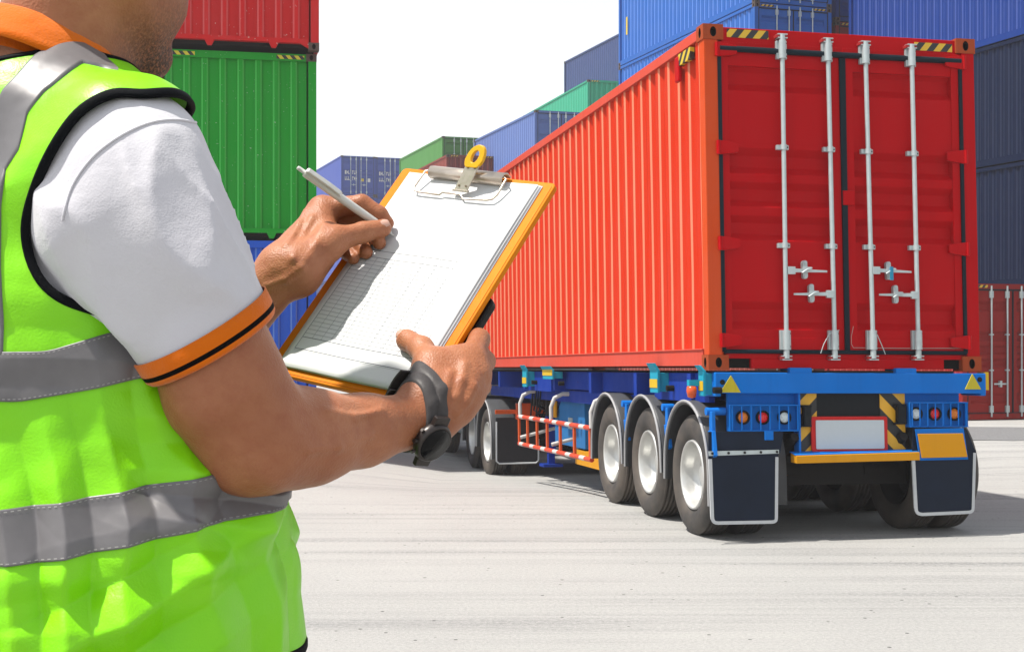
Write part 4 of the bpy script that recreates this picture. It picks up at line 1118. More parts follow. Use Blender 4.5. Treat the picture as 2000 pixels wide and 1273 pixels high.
def np_mesh(name, V, F, mats, parent, org=(0, 0, 0), smooth=True, mi=None):
    me = bpy.data.meshes.new(name); V = np.asarray(V)-np.asarray(org); F = np.asarray(F)
    me.vertices.add(len(V)); me.vertices.foreach_set("co", V.astype(np.float32).ravel())
    k = F.shape[1]; me.loops.add(F.size); me.loops.foreach_set("vertex_index", F.astype(np.int32).ravel())
    me.polygons.add(len(F)); me.polygons.foreach_set("loop_start", (np.arange(len(F))*k).astype(np.int32)); me.polygons.foreach_set("loop_total", np.full(len(F), k, np.int32))
    me.update(calc_edges=True); me.validate()
    for m in (mats if isinstance(mats, (list, tuple)) else [mats]): me.materials.append(m)
    me.polygons.foreach_set("use_smooth", np.full(len(me.polygons), smooth))
    if mi is not None and len(me.polygons) == len(mi): me.polygons.foreach_set("material_index", np.asarray(mi, np.int32))
    o = bpy.data.objects.new(name, me); COL.objects.link(o)
    if parent is not None: o.parent = parent
    return o

# ------------------------------------------------------------------ clipboard pose (fitted)
B_C = V3(-.1185, 1.6148, 1.7816); B_N = V3(-.37499, -.68746, .62192); B_U = V3(.80595, -.57326, -.14771); B_V = V3(.45807, .44585, .76902)
B_W, B_H = .235, .33
CAMP = V3(0, 0, CAM_H)
def BW(u, v, n=0.0): return B_C+B_U*u+B_V*v+B_N*n            # board coordinates to world
def Bp(px, py, off=0.0):
    "point on the plane held `off` in front of the board that stands at this photo pixel"
    d = V3((px-1000)/FPX, 1, (HZ-py)/FPX); t = ((B_C+B_N*off-CAMP)@B_N)/(d@B_N); return CAMP+d*t
def BL(p): q = np.asarray(p)-B_C; return q@B_U, q@B_V, q@B_N

# ------------------------------------------------------------------ figure: joints
Fv = V3(.71, .71, 0); Rv = V3(.71, -.71, 0); Uv = V3(0, 0, 1)
SR = P(262, 322, 1.27); CC = V3(-.478, 1.373, 1.86); SL = V3(-.600, 1.50, 1.865)
NB = V3(-.460, 1.375, 1.965); HD = V3(-.410, 1.40, 2.115)
ER = P(503, 857, 1.288); WR = P(822, 818, 1.445)
WL = Bp(553, 531, .055); EL = V3(-.44, 1.655, 1.61)
FOOT_Z = .445
# head frame: facing right, away and down
hy, hp = R(60), R(15)
hF = V3(math.cos(hy)*math.cos(hp), math.sin(hy)*math.cos(hp), -math.sin(hp)); hR = V3(math.sin(hy), -math.cos(hy), 0); hU = np.cross(hR, hF)
HM = np.stack([hR, hF, hU], 1)
def HP(x, y, z): return HD+hR*x+hF*y+hU*z
TORSO = [(1.30, -.442, 1.420, .215, .190), (1.38, -.442, 1.420, .226, .206), (1.50, -.446, 1.415, .222, .200), (1.62, -.460, 1.398, .188, .166), (1.74, -.474, 1.382, .166, .140), (1.84, -.478, 1.373, .145, .110)]

def body_field():
    it = []
    A = lambda g, k=.02: it.append((g, k))
    # trunk (inside the clothes)
    A(Col([(z, x, y, a-.035, b-.035) for z, x, y, a, b in TORSO], Rv, Fv), .05)
    A(Cap(SL+V3(0, 0, -.01), SR+V3(0, 0, -.01), .042), .05); A(Cap(NB-V3(0, 0, .05), SR, .042, .038), .04); A(Cap(NB-V3(0, 0, .05), SL, .042, .038), .04)
    # neck, head
    A(Cap(NB-V3(0, 0, .03), HP(0, -.030, -.05), .064, .060), .04); A(Cap(NB+Fv*.02, HP(0, .01, -.085), .050, .042), .03)
    A(Ell(HP(0, -.014, .032), (.077, .098, .090), HM), .03); A(Ell(HP(0, .030, -.030), (.061, .062, .080), HM), .03)
    for s in (-1, 1):
        A(Cap(HP(s*.056, -.008, -.060), HP(s*.020, .064, -.104), .018, .017), .03); A(Ell(HP(s*.040, .040, -.055), (.026, .036, .036), HM), .02)
        A(Ell(HP(s*.079, -.012, -.012), (.007, .019, .031), HM), .008); A(Cap(HP(s*.050, .070, .012), HP(s*.016, .086, .014), .010, .009), .014)
        A(Ell(HP(s*.012, .099, -.036), (.010, .010, .007), HM), .006)
    A(Ell(HP(0, .066, -.106), (.027, .022, .020), HM), .02); A(Cap(HP(-.020, .074, -.100), HP(.020, .074, -.100), .012), .02)
    A(Cap(HP(0, .086, .008), HP(0, .101, -.030), .0075, .0115), .012)
    A(Cap(HP(-.020, .082, -.062), HP(.020, .082, -.062), .008, .008), .010); A(Cap(HP(-.017, .082, -.074), HP(.017, .082, -.074), .009, .009), .008)
    # right arm
    A(Cap(SR, P(395, 640, 1.262), .050, .046), .03); A(Cap(P(396, 640, 1.262), P(440, 755, 1.272), .046, .051), .03); A(Cap(P(443, 768, 1.272), ER, .051, .043), .03)
    A(Cap(ER, P(464, 882, 1.290), .040, .032), .03)
    A(Cap(ER, P(600, 853, 1.335), .042, .041), .03); A(Cap(P(600, 853, 1.335), P(705, 840, 1.385), .040, .0325), .03); A(Cap(P(705, 840, 1.385), WR, .0325, .0262), .02)
    # left arm
    A(Cap(SL, EL, .055, .042), .03); A(Cap(EL, EL+(WL-EL)*.35, .041, .041), .03); A(Cap(EL+(WL-EL)*.35, WL, .040, .0275), .03)
    # ---- right hand, holding the board's lower right edge
    k = .012
    mI, mM, mR_, mP = P(921, 700, 1.490), P(929, 736, 1.478), P(916, 771, 1.468), P(890, 800, 1.462)
    for m_, r0, r1 in ((mI, .021, .0155), (mM, .021, .0155), (mR_, .021, .0150), (mP, .020, .0140)): A(Cap(WR+(m_-WR)*.12, m_, r0, r1), .02)
    A(Ell(P(877, 762, 1.462), (.034, .030, .019), np.stack([(mI-WR)/np.linalg.norm(mI-WR), np.cross(B_N, (mI-WR)/np.linalg.norm(mI-WR)), B_N], 1)), .015)
    tC, tM = P(834, 780, 1.447), Bp(843, 716, .020)
    tI, tT = Bp(823, 680, .0155), Bp(795, 664, .0115)
    A(Cap(WR, tC, .024, .023), .02); A(Cap(tC, tM, .023, .0165), .015); A(Cap(tM, mI*.55+tM*.45, .015, .015), .02); A(Cap(tM, tI, .0145, .0125), .008); A(Cap(tI, tT, .0122, .0115), .006)
    rf = []
    for mcp, pip, dip, tip, r in ((mI, P(936, 662, 1.530), Bp(900, 640, -.034), Bp(862, 640, -.030), .0098), (mM, P(946, 706, 1.520), Bp(905, 680, -.036), Bp(855, 678, -.032), .0100),
                                  (mR_, P(938, 755, 1.510), Bp(893, 722, -.034), Bp(845, 715, -.030), .0095), (mP, P(912, 797, 1.500), Bp(875, 762, -.030), Bp(838, 752, -.026), .0085)):
        A(Cap(mcp, pip, r*1.35, r*1.15), .006); A(Cap(pip, dip, r*1.1, r), .004); A(Cap(dip, tip, r, r*.88), .004)
    # ---- left hand, writing
    iM, mM2, rM, pM = Bp(632, 408, .050), Bp(617, 424, .034), Bp(608, 446, .022), Bp(606, 470, .016)
    wl = WL
    for m_, r0, r1 in ((iM, .0215, .0135), (mM2, .020, .0135), (rM, .020, .013), (pM, .020, .013)): A(Cap(wl+(m_-wl)*.10, m_, r0, r1), .018)
    tC2, tM2 = Bp(588, 520, .058), Bp(655, 468, .050)
    A(Cap(wl, tC2, .024, .022), .02); A(Cap(tC2, tM2, .0215, .0155), .014); A(Cap(tM2*.8+tC2*.2, iM*.7+mM2*.3, .014, .013), .018)
    A(Cap(Bp(592, 545, .035), Bp(630, 505, .026), .017, .014), .02)
    A(Cap(tM2, Bp(708, 454, .034), .0138, .0118), .007); A(Cap(Bp(708, 454, .034), Bp(747, 446, .021), .0118, .0100), .004)
    A(Cap(iM, Bp(706, 398, .040), .0125, .0105), .007); A(Cap(Bp(706, 398, .040), Bp(741, 418, .024), .0103, .0092), .004); A(Cap(Bp(741, 418, .024), Bp(756, 436, .013), .0092, .0078), .003)
    A(Cap(mM2, Bp(690, 424, .022), .0122, .0102), .006); A(Cap(Bp(690, 424, .022), Bp(727, 452, .012), .0102, .0092), .004); A(Cap(Bp(727, 452, .012), Bp(741, 474, .009), .0092, .0078), .003)
    A(Cap(rM, Bp(672, 450, .014), .0118, .0100), .006); A(Cap(Bp(672, 450, .014), Bp(704, 478, .010), .0098, .0088), .004); A(Cap(Bp(704, 478, .010), Bp(715, 493, .009), .0088, .0078), .003)
    A(Cap(pM, Bp(655, 475, .012), .0105, .0090), .006); A(Cap(Bp(655, 475, .012), Bp(680, 496, .009), .0088, .0078), .004); A(Cap(Bp(680, 496, .009), Bp(690, 505, .009), .0078, .0070), .003)
    # legs and feet (below the frame)
    for s in (-1, 1):
        hip = V3(-.450, 1.415, 1.34)+Rv*s*.09; kn = V3(-.45, 1.42, .92)+Rv*s*.10+Fv*.03; an = V3(-.46, 1.40, .53)+Rv*s*.11-Fv*.02
        A(Cap(hip, kn, .085, .060), .04); A(Cap(kn, an, .056, .040), .03); A(Cap(an-V3(0, 0, .03), an+Fv*.15-V3(0, 0, .05), .036, .028), .02)
    return it
# ------------------------------------------------------------------ figure materials
def skin_material():
    m, nt, b = newmat("brown_skin"); v = coords(nt, jitter=False)  # one brown skin tone with random mottling
    c = mix(nt, ramp(nt, noise(nt, v, 9, 5, .6), .3, .7), (.265, .092, .040), (.36, .145, .070))
    c = mix(nt, ramp(nt, noise(nt, v, 60, 5, .7), .45, .95), c, (.24, .068, .03))
    # short beard round chin, jaw and lip
    geo = N(nt, "ShaderNodeNewGeometry")
    def near(pt, r0, r1):
        d = N(nt, "ShaderNodeVectorMath", operation='DISTANCE'); d.inputs[1].default_value = pt; nt.links.new(geo.outputs["Position"], d.inputs[0])
        return ramp(nt, d.outputs["Value"], r0, r1, (1,1,1,1), (0,0,0,1))
    ch = HP(0, .066, -.100); n1 = near(tuple(ch), .045, .100)
    st = ramp(nt, noise(nt, v, 300, 3, .7), .28, .56); mm = N(nt, "ShaderNodeMath", operation='MULTIPLY'); nt.links.new(n1, mm.inputs[0]); nt.links.new(st, mm.inputs[1])
    m3 = N(nt, "ShaderNodeMath", operation='MULTIPLY'); m3.inputs[1].default_value = .92; nt.links.new(mm.outputs[0], m3.inputs[0])
    c = mix(nt, m3.outputs[0], c, (.012, .008, .006))
    nt.links.new(c, b.inputs["Base Color"]); b.inputs["Roughness"].default_value = .48; b.inputs["Specular IOR Level"].default_value = .32
    b.inputs["Subsurface Weight"].default_value = .12; b.inputs["Subsurface Radius"].default_value = (1, .35, .2); b.inputs["Subsurface Scale"].default_value = .006
    vo = N(nt, "ShaderNodeTexVoronoi"); vo.inputs["Scale"].default_value = 420; nt.links.new(v, vo.inputs["Vector"])
    s1 = N(nt, "ShaderNodeMath", operation='ADD'); nt.links.new(vo.outputs["Distance"], s1.inputs[0]); nt.links.new(noise(nt, v, 130, 5, .7), s1.inputs[1])
    bump(nt, b, s1.outputs[0], .36, .0012); return m
M_skin = skin_material()
def cloth(name, col, col2=None, scale=300, rough=.85, bmp=.25, sheen=.2, var=.06):
    m, nt, b = newmat(name); v = coords(nt, jitter=False); col = alb(col); col2 = alb(col2) if col2 else None
    c = mix(nt, ramp(nt, noise(nt, v, 7, 4), .35, .65), col, col2 or tuple(x*(1-var) for x in col))
    nt.links.new(c, b.inputs["Base Color"]); b.inputs["Roughness"].default_value = rough; b.inputs["Sheen Weight"].default_value = sheen
    b.inputs["Specular IOR Level"].default_value = .06
    vo = N(nt, "ShaderNodeTexVoronoi"); vo.inputs["Scale"].default_value = scale; nt.links.new(v, vo.inputs["Vector"])
    ns = noise(nt, v, 14, 4, .5); ma = N(nt, 'ShaderNodeMath', operation='MULTIPLY_ADD'); ma.inputs[1].default_value = .04; nt.links.new(vo.outputs['Distance'], ma.inputs[0]); nt.links.new(ns, ma.inputs[2])
    bump(nt, b, ma.outputs[0], bmp*1.5, .010); return m
M_shirt = cloth("white_pique_cotton", (.80, .79, .83), (.76, .745, .80), 520, .9, .25)
M_orange_k = cloth("orange_rib_knit", (.86, .19, .006), (.80, .16, .005), 420, .9, .5)
M_blackk = cloth("black_rib_knit", (.006, .005, .005), None, 500, .8, .3, .0)
M_bind = cloth("black_vest_binding", (.007, .008, .010), None, 600, .7, .3, .0)
M_trous = cloth("dark_trousers", (.02, .022, .03), None, 400)
def vest_material():
    m, nt, b = newmat("fluorescent_vest_mesh"); v = coords(nt, jitter=False)
    c = mix(nt, ramp(nt, noise(nt, v, 5, 4), .3, .7), (.165, .56, .002), (.225, .63, .003))
    nt.links.new(c, b.inputs["Base Color"]); b.inputs["Roughness"].default_value = .40; b.inputs["Specular IOR Level"].default_value = .35
    b.inputs["Transmission Weight"].default_value = 0.0
    n1 = noise(nt, v, 420, 2, .5); n2 = noise(nt, v, 11, 2, .4)
    a = N(nt, "ShaderNodeMath", operation='MULTIPLY_ADD'); a.inputs[1].default_value = .02; nt.links.new(n1, a.inputs[0]); nt.links.new(n2, a.inputs[2])
    bump(nt, b, a.outputs[0], .8, .02); return m
M_vest = vest_material()
def tape_material():
    m, nt, b = newmat("grey_reflective_tape"); v = coords(nt, jitter=False)
    c = mix(nt, ramp(nt, noise(nt, v, 12, 5), .35, .7), (.105, .099, .103), (.15, .143, .148))
    nt.links.new(c, b.inputs["Base Color"]); b.inputs["Roughness"].default_value = .42; b.inputs["Metallic"].default_value = .1
    bump(nt, b, noise(nt, v, 14, 3, .45), .35, .010); return m
M_reft = tape_material()

# ------------------------------------------------------------------ person
P_ORG = V3(-.46, 1.41, FOOT_Z)
person = empty("person", P_ORG); tag(person, "person in a fluorescent green vest and white shirt writing on a clipboard", "person")
_bf = Field(body_field())
def surf(px, py, t0=1.1):
    d = V3((px-1000)/FPX, 1, (HZ-py)/FPX); d /= np.linalg.norm(d); t = t0
    for _ in range(120): t += _bf((CAMP+d*t)[None])[0]*.9
    return CAMP+d*t
_veins = []
for line_ in ([(868, 812), (890, 776), (902, 742), (908, 712)], [(850, 790), (868, 762), (880, 728)], [(893, 806), (912, 782), (926, 755)], [(640, 806), (690, 815), (745, 803)], [(600, 880), (660, 872), (720, 850)],
              [(572, 505), (592, 462), (610, 425)], [(590, 520), (618, 478), (634, 440)], [(560, 480), (584, 440), (598, 412)], [(520, 560), (560, 545), (590, 525)]):
    q_ = [surf(*p_) for p_ in line_]
    _veins += [(Cap(a_, b_, .0016), .007) for a_, b_ in zip(q_[:-1], q_[1:])]
_bf.it += _veins
def body_fn(p, c, r):
    d = _bf(p, c, r)
    if c is not None:
        cr = vnoise(p, 60, 1)*.0010+vnoise(p, 170, 2)*.0004
        d = d-cr
    return d
def ball_clip(fn, lo, hi): return fn
Vb, Fb = surface_net(body_fn, (-.86, 1.12, .40), (.02, 1.98, 2.27), .0024)
body = np_mesh("body", Vb, Fb, M_skin, person, P_ORG)

# garment base
class Cut:
    def __init__(s, c, n): s.c = np.asarray(c, float); s.n = np.asarray(n, float)/np.linalg.norm(n)
    def __call__(s, p): return (p-s.c)@s.n
def garment_items(side='both'):
    it = [(Col(TORSO, Rv, Fv), .05), (Cap(SL, SR-Rv*.02, .054), .07), (Ell(SR-Rv*.012+V3(0, 0, .0), (.062, .062, .062)), .05), (Ell(SL+Rv*.012, (.072, .072, .074)), .05),
          (Ell(NB-Fv*.025-V3(0, 0, .050), (.092, .088, .055)), .05), (Cap(NB-V3(0, 0, .050), SR-Rv*.04, .058, .054), .06), (Cap(NB-V3(0, 0, .045), SL+Rv*.04, .066, .066), .06)]
    return it
GAR = Field(garment_items())
CUFF = P(396, 634, 1.262); CUFN = V3(.47, .27, -.876); CUFN /= np.linalg.norm(CUFN)
sl_items = [(Cap(SR, CUFF+CUFN*.06, .064, .0525), .03), (Cap(P(222, 430, 1.25), P(352, 622, 1.246)+CUFN*.05, .060, .041), .05)]
SLV = Field(sl_items); cutR = Cut(CUFF+CUFN*.010, CUFN)
CUFL = SL+(EL-SL)*.70; nL = (EL-SL)/np.linalg.norm(EL-SL); SLVL = Field([(Cap(SL, EL, .070, .066), .03)]); cutL = Cut(CUFL, nL)
axS = CUFF-SR; axS /= np.linalg.norm(axS)
def shirt_fn(p, c=None, r=0):
    g = GAR(p)+.004; s = smax(SLV(p), cutR(p), .004); l = smax(SLVL(p), cutL(p), .004)
    g = np.maximum(g, 1.36-p[:, 2]); g = np.maximum(g, (p-NB)@V3(.32, .32, .89)-.006)
    d = smin(smin(g, s, .02), l, .03)
    if c is not None:
        q = p-np.outer((p-SR)@axS, axS)*.72
        w = (p-SR)@axS; amp = np.clip((w+.05)/.12, 0.3, 1)*np.clip((-cutR(p)-.006)/.035, 0.04, 1)*np.clip(1.2-SLV(p)/.02, .08, 1)
        n = vnoise(q, 20, 3)-.5; n2 = 1-np.abs(2*vnoise(q+V3(.3, .1, 0)*w[:, None], 13, 5)-1)
        n3 = 1-np.abs(2*vnoise(q-V3(.2, .5, 0)*w[:, None], 26, 8)-1)
        d = d-(n*.012+(n2**3)*.017+(n3**3)*.007-.006)*amp
    return d
Vs, Fs = surface_net(shirt_fn, (-.86, 1.08, 1.33), (-.10, 1.95, 2.06), .0035)
shirt = np_mesh("polo_shirt", Vs, Fs, M_shirt, person, P_ORG)

def march(fn, o, d, off=0.0, t0=0.0, n=60, inside=True):
    "walk rays to the surface: from inside outwards, or from the camera inwards"
    t = np.full(len(o), t0)
    for _ in range(n):
        s = fn(o+d*t[:, None])-off
        t = t-s*.9 if inside else t+s*.9
    return t, np.abs(s)
def ringband(cen, nrm, rows, fn, mats, name, parent, mi=None, nseg=96, closed_profile=False):
    "rows of (offset along the normal, lift off the surface): a band wrapped round a limb"
    nrm = nrm/np.linalg.norm(nrm); u = np.cross(nrm, V3(0, 0, 1)) if abs(nrm[2]) < .95 else np.cross(nrm, V3(0, 1, 0)); u /= np.linalg.norm(u); w = np.cross(nrm, u)
    a = np.arange(nseg)*2*math.pi/nseg; D = np.outer(np.cos(a), u)+np.outer(np.sin(a), w); V = []
    cache = {}
    for (h, lift) in rows:
        kk = round(h, 5)
        if kk not in cache:
            o = np.repeat((cen+nrm*h)[None], nseg, 0); cache[kk] = (o, march(fn, o, D)[0])
        o, t = cache[kk]; V.append(o+D*(t+lift)[:, None])
    V = np.concatenate(V); F = []; m = []
    R_ = len(rows)
    for r in range(R_ if closed_profile else R_-1):
        for i in range(nseg):
            F.append((r*nseg+i, r*nseg+(i+1) % nseg, ((r+1) % R_)*nseg+(i+1) % nseg, ((r+1) % R_)*nseg+i)); m.append(mi[r] if mi else 0)
    o = np_mesh(name, V, F, mats, parent, P_ORG if parent is person or parent is shirt else (0, 0, 0), mi=m)
    bm = bmesh.new(); bm.from_mesh(o.data); bmesh.ops.recalc_face_normals(bm, faces=bm.faces[:]); bm.to_mesh(o.data); bm.free()
    return o
sleeve_fn = lambda p: SLV(p)
for (cen, nn, fn) in ((CUFF+CUFN*.008, CUFN, sleeve_fn), (CUFL, nL, lambda p: SLVL(p))):
    rows = [(-.008, .0020), (-.0075, .0036), (.004, .0042), (.0055, .0042), (.0085, .0042), (.0100, .0040), (.0125, .0038), (.0155, .0018), (.0150, -.0010), (.004, -.0015)]
    ringband(cen, nn, rows, fn, [M_orange_k, M_blackk], "sleeve_cuff", shirt, [0, 0, 0, 1, 1, 0, 0, 0, 0])
# collar: knitted band folded over round the neck
def collar():
    c0 = V3(-.462, 1.372, 1.979); n = Fv*.45+Uv*.89; n /= np.linalg.norm(n); u = Rv; w = np.cross(n, u)
    rows = [(.0655, -.02), (.067, .016), (.0685, .0205), (.0715, .0215), (.0745, .019), (.080, .004), (.086, -.012), (.090, -.021), (.088, -.022)]
    ns = 96; V = []; rnd = np.random.RandomState(3)
    for (r, h) in rows:
        for i in range(ns):
            a = 2*math.pi*i/ns; wob = 1+.010*math.sin(3*a+1)+.006*math.sin(7*a)
            V.append(c0+(u*math.cos(a)*.98+w*math.sin(a)*1.08)*r*wob+n*(h+.003*math.sin(2*a+.7)))
    F = [(r*ns+i, r*ns+(i+1) % ns, (r+1)*ns+(i+1) % ns, (r+1)*ns+i) for r in range(len(rows)-1) for i in range(ns)]
    np_mesh("collar", V, F, M_orange_k, shirt, P_ORG)
collar()

# ------------------------------------------------------------------ vest
Z0, Z1 = 1.392, 1.80; TT = np.array(TORSO)
def vest_base(p):
    d = GAR(p)
    return d
def ax_at(z): return np.stack([np.interp(z, TT[:, 0], TT[:, 1]), np.interp(z, TT[:, 0], TT[:, 2]), z], -1)
def shirt_plain(p): return smin(GAR(p)+.004, smax(SLV(p), cutR(p), .004), .02)
def hem_z(th): return Z0+.0*th
def rays(th, t):
    th = np.asarray(th, float); t = np.asarray(t, float)
    z = np.where(t <= 1, Z0+(Z1-Z0)*t, Z1); o = ax_at(z); ph = np.clip(t-1, 0, None)*R(88)
    d = (np.outer(np.cos(th), Fv)+np.outer(np.sin(th), Rv))*np.cos(ph)[:, None]+np.outer(np.sin(ph), Uv)
    return o, d
def folds(p, low):
    q = p.copy(); q[:, 2] *= .55
    big = vnoise(q+V3(.02, 0, .05), 9, 21)-.5
    # creased, faceted cloth: ridges where two slanted noise fields fold
    def cr(e, f, seed, wp=1.3):
        e = V3(*e); e /= np.linalg.norm(e); ph = (p@e)*f+wp*vnoise(p, 5.5, seed)+.5*vnoise(p, 11, seed+1)
        return 2*np.abs(ph-np.floor(ph)-.5)
    m = lambda sd, lo=.35: np.clip((vnoise(p, 6.5, sd)-lo)*2.6, 0, 1)
    a1_ = cr((.55, .45, .75), 9, 23)*m(51); a2_ = cr((.5, .6, -.8), 11, 27)*m(53); a3_ = cr((.8, .5, .15), 17, 31)*m(55, .38); a4_ = cr((.1, .2, 1), 20, 35)*m(57, .35)
    a5_ = cr((.6, -.4, .5), 30, 37, 2.5)*m(59, .5)
    return big*.016*low-.004*low+(a1_*.021+a2_*.020+a3_*.014+a4_*.011)*low+(a1_+a2_)*.0015*(1-low)+a5_*.0036*(.3+.7*low)-.005
def S(th, t, lift=0.0):
    th = np.atleast_1d(np.asarray(th, float)); t = np.broadcast_to(np.asarray(t, float), th.shape).astype(float)
    o, d = rays(th, t); r, _ = march(vest_base, o, d, .006, .02, 45)
    p = o+d*r[:, None]; low = np.clip((1.78-p[:, 2])/.22, .10, 1)
    r = r+folds(p, low)+.007
    rs, _ = march(shirt_plain, o, d, 0, .02, 40)
    cap = .006+.026*sstep(1.55, 1.85, np.abs((th+math.pi) % (2*math.pi)-math.pi))+.022*sstep(.95, 1.1, t)
    r = r+np.minimum(np.clip(rs+.004-r, 0, .032), cap)
    return o+d*(r+np.asarray(lift))[:, None]
def inv(p):
    "world point to (theta, t)"
    p = np.atleast_2d(p); z = p[:, 2]; zc = np.minimum(z, Z1); o = ax_at(zc); dx = p-o
    f = dx@Fv; l = dx@Rv; th = np.arctan2(l, f); hor = np.hypot(f, l)
    t = np.where(z <= Z1, (z-Z0)/(Z1-Z0), 1+np.arctan2(z-Z1, hor)/R(88)); return th, t
def cast(pxs, off=.012):
    "photo pixels to (theta, t) on the vest by sight lines from the camera"
    d = np.array([[(x-1000)/FPX, 1, (HZ-y)/FPX] for x, y in pxs]); d /= np.linalg.norm(d, axis=1)[:, None]
    o = np.repeat(CAMP[None], len(d), 0); t, e = march(vest_base, o, d, off, .8, 80, inside=False); p = o+d*t[:, None]
    th, tt = inv(p); return th, tt, e
def pip(px, py, poly):
    inside = np.zeros(px.shape, bool); n = len(poly); j = n-1
    for i in range(n):
        xi, yi = poly[i]; xj, yj = poly[j]
        c = ((yi > py) != (yj > py)) & (px < (xj-xi)*(py-yi)/(yj-yi+1e-12)+xi); inside ^= c; j = i
    return inside
vis = [(300, 190), (232, 172), (190, 190), (150, 214), (105, 278), (73, 345), (52, 410), (46, 460), (58, 515), (85, 560), (128, 590), (185, 606)]
a1, a2, ae = cast(vis)
hid = np.array([P(260, 640, 1.25), P(340, 650, 1.33), P(400, 600, 1.40), (P(440, 500, 1.46)), P(445, 400, 1.47), P(432, 320, 1.46), P(395, 262, 1.44), P(352, 222, 1.42)])
b1, b2 = inv(hid)
loop = np.stack([np.concatenate([a1, b1]), np.concatenate([a2, b2])], 1)
def smooth_loop(P0, n=160, it=2):
    P0 = np.array(P0)
    for _ in range(it):
        Q = np.empty((len(P0)*2, P0.shape[1])); nx = np.roll(P0, -1, 0); Q[0::2] = P0*.75+nx*.25; Q[1::2] = P0*.25+nx*.75; P0 = Q
    seg = np.linalg.norm(np.roll(P0, -1, 0)-P0, axis=1); s = np.concatenate([[0], np.cumsum(seg)]); P1 = np.vstack([P0, P0[:1]])
    q = np.linspace(0, s[-1], n, endpoint=False); return np.stack([np.interp(q, s, P1[:, i]) for i in range(P0.shape[1])], 1)
loop = smooth_loop(loop); loopL = loop*np.array([-1, 1])
NAX = (NB+V3(0, 0, .0)); NDIR = (Fv*.45+Uv*.89)/np.linalg.norm(Fv*.45+Uv*.89)
def neck_r(p):
    q = p-V3(-.462, 1.372, 1.979); h = q@NDIR; r = q-np.outer(h, NDIR); return np.linalg.norm(r, axis=1)
def vest():
    nth = 560; th = np.linspace(-math.pi, math.pi, nth, endpoint=False); tv = np.concatenate([np.linspace(0, 1, 165), 1+np.linspace(.012, .98, 95)])
    T, H = np.meshgrid(tv, th, indexing='ij'); V = S(H.ravel(), T.ravel())
    F = []; nr = len(tv)
    i, j = np.meshgrid(np.arange(nr-1), np.arange(nth), indexing='ij'); jn = (j+1) % nth
    F = np.stack([i*nth+j, i*nth+jn, (i+1)*nth+jn, (i+1)*nth+j], -1).reshape(-1, 4)
    cen = V[F].mean(1); tc = T.ravel()[F[:, 0]]+.5*(T.ravel()[F[:, 2]]-T.ravel()[F[:, 0]]); hc = H.ravel()[F[:, 0]]+math.pi/nth
    kill = pip(hc, tc, loop) | pip(hc, tc, loopL) | ((neck_r(cen) < .083) & (cen[:, 2] > 1.88))
    F = F[~kill]; o = np_mesh("safety_vest", V, F, M_vest, person, P_ORG)
    bm = bmesh.new(); bm.from_mesh(o.data); bmesh.ops.delete(bm, geom=[v for v in bm.verts if not v.link_faces], context='VERTS'); bm.to_mesh(o.data); bm.free()
    so = o.modifiers.new("cloth", 'SOLIDIFY'); so.thickness = .0012; so.offset = -1
    return o
vest_o = vest()
def S_line(th, t, lift):
    return S(th, t, lift)
def binding(lp, name, w=.009):
    Pm = S(lp[:, 0], lp[:, 1], .001)
    for _ in range(3): Pm = (np.roll(Pm, 1, 0)+Pm*2+np.roll(Pm, -1, 0))/4
    # flat folded tape rather than a round cord
    tan = np.roll(Pm, -1, 0)-np.roll(Pm, 1, 0); tan /= np.linalg.norm(tan, axis=1)[:, None]
    o, d = rays(lp[:, 0], lp[:, 1]); nrm = d-tan*(d*tan).sum(1)[:, None]; nrm /= np.linalg.norm(nrm, axis=1)[:, None]; bi = np.cross(tan, nrm)
    prof = [(-w*.5, -.003), (-w*.5, .0010), (-w*.3, .0018), (w*.3, .0018), (w*.5, .0010), (w*.5, -.003)]
    V = np.concatenate([Pm+bi*a+nrm*b for a, b in prof]); n = len(Pm); k = len(prof)
    F = [(r*n+i, r*n+(i+1) % n, ((r+1) % k)*n+(i+1) % n, ((r+1) % k)*n+i) for r in range(k) for i in range(n)]
    ob = np_mesh(name, V, F, M_bind, vest_o, (0, 0, 0)); ob.data.transform(Matrix.Translation(-Vector(P_ORG)))
    bm = bmesh.new(); bm.from_mesh(ob.data); bmesh.ops.recalc_face_normals(bm, faces=bm.faces[:]); bm.to_mesh(ob.data); bm.free(); return ob
binding(loop, "armhole_binding", .0085); binding(loopL, "armhole_binding", .0085)
# neck binding: follow the level of neck_r = .100
def neck_loop():
    th = np.linspace(-math.pi, math.pi, 120, endpoint=False); tt = np.full(120, 1.2); lo = np.full(120, 1.02); hi = np.full(120, 1.98)
    for _ in range(14):
        mid = (lo+hi)/2; r = neck_r(S(th, mid)); lo = np.where(r > .084, mid, lo); hi = np.where(r > .084, hi, mid)
    return np.stack([th, (lo+hi)/2], 1)
nl = neck_loop(); binding(nl, "neck_binding", .008)
th = np.linspace(-math.pi, math.pi, 240, endpoint=False); binding(np.stack([th, np.full(240, .0)], 1), "hem_binding", .010)

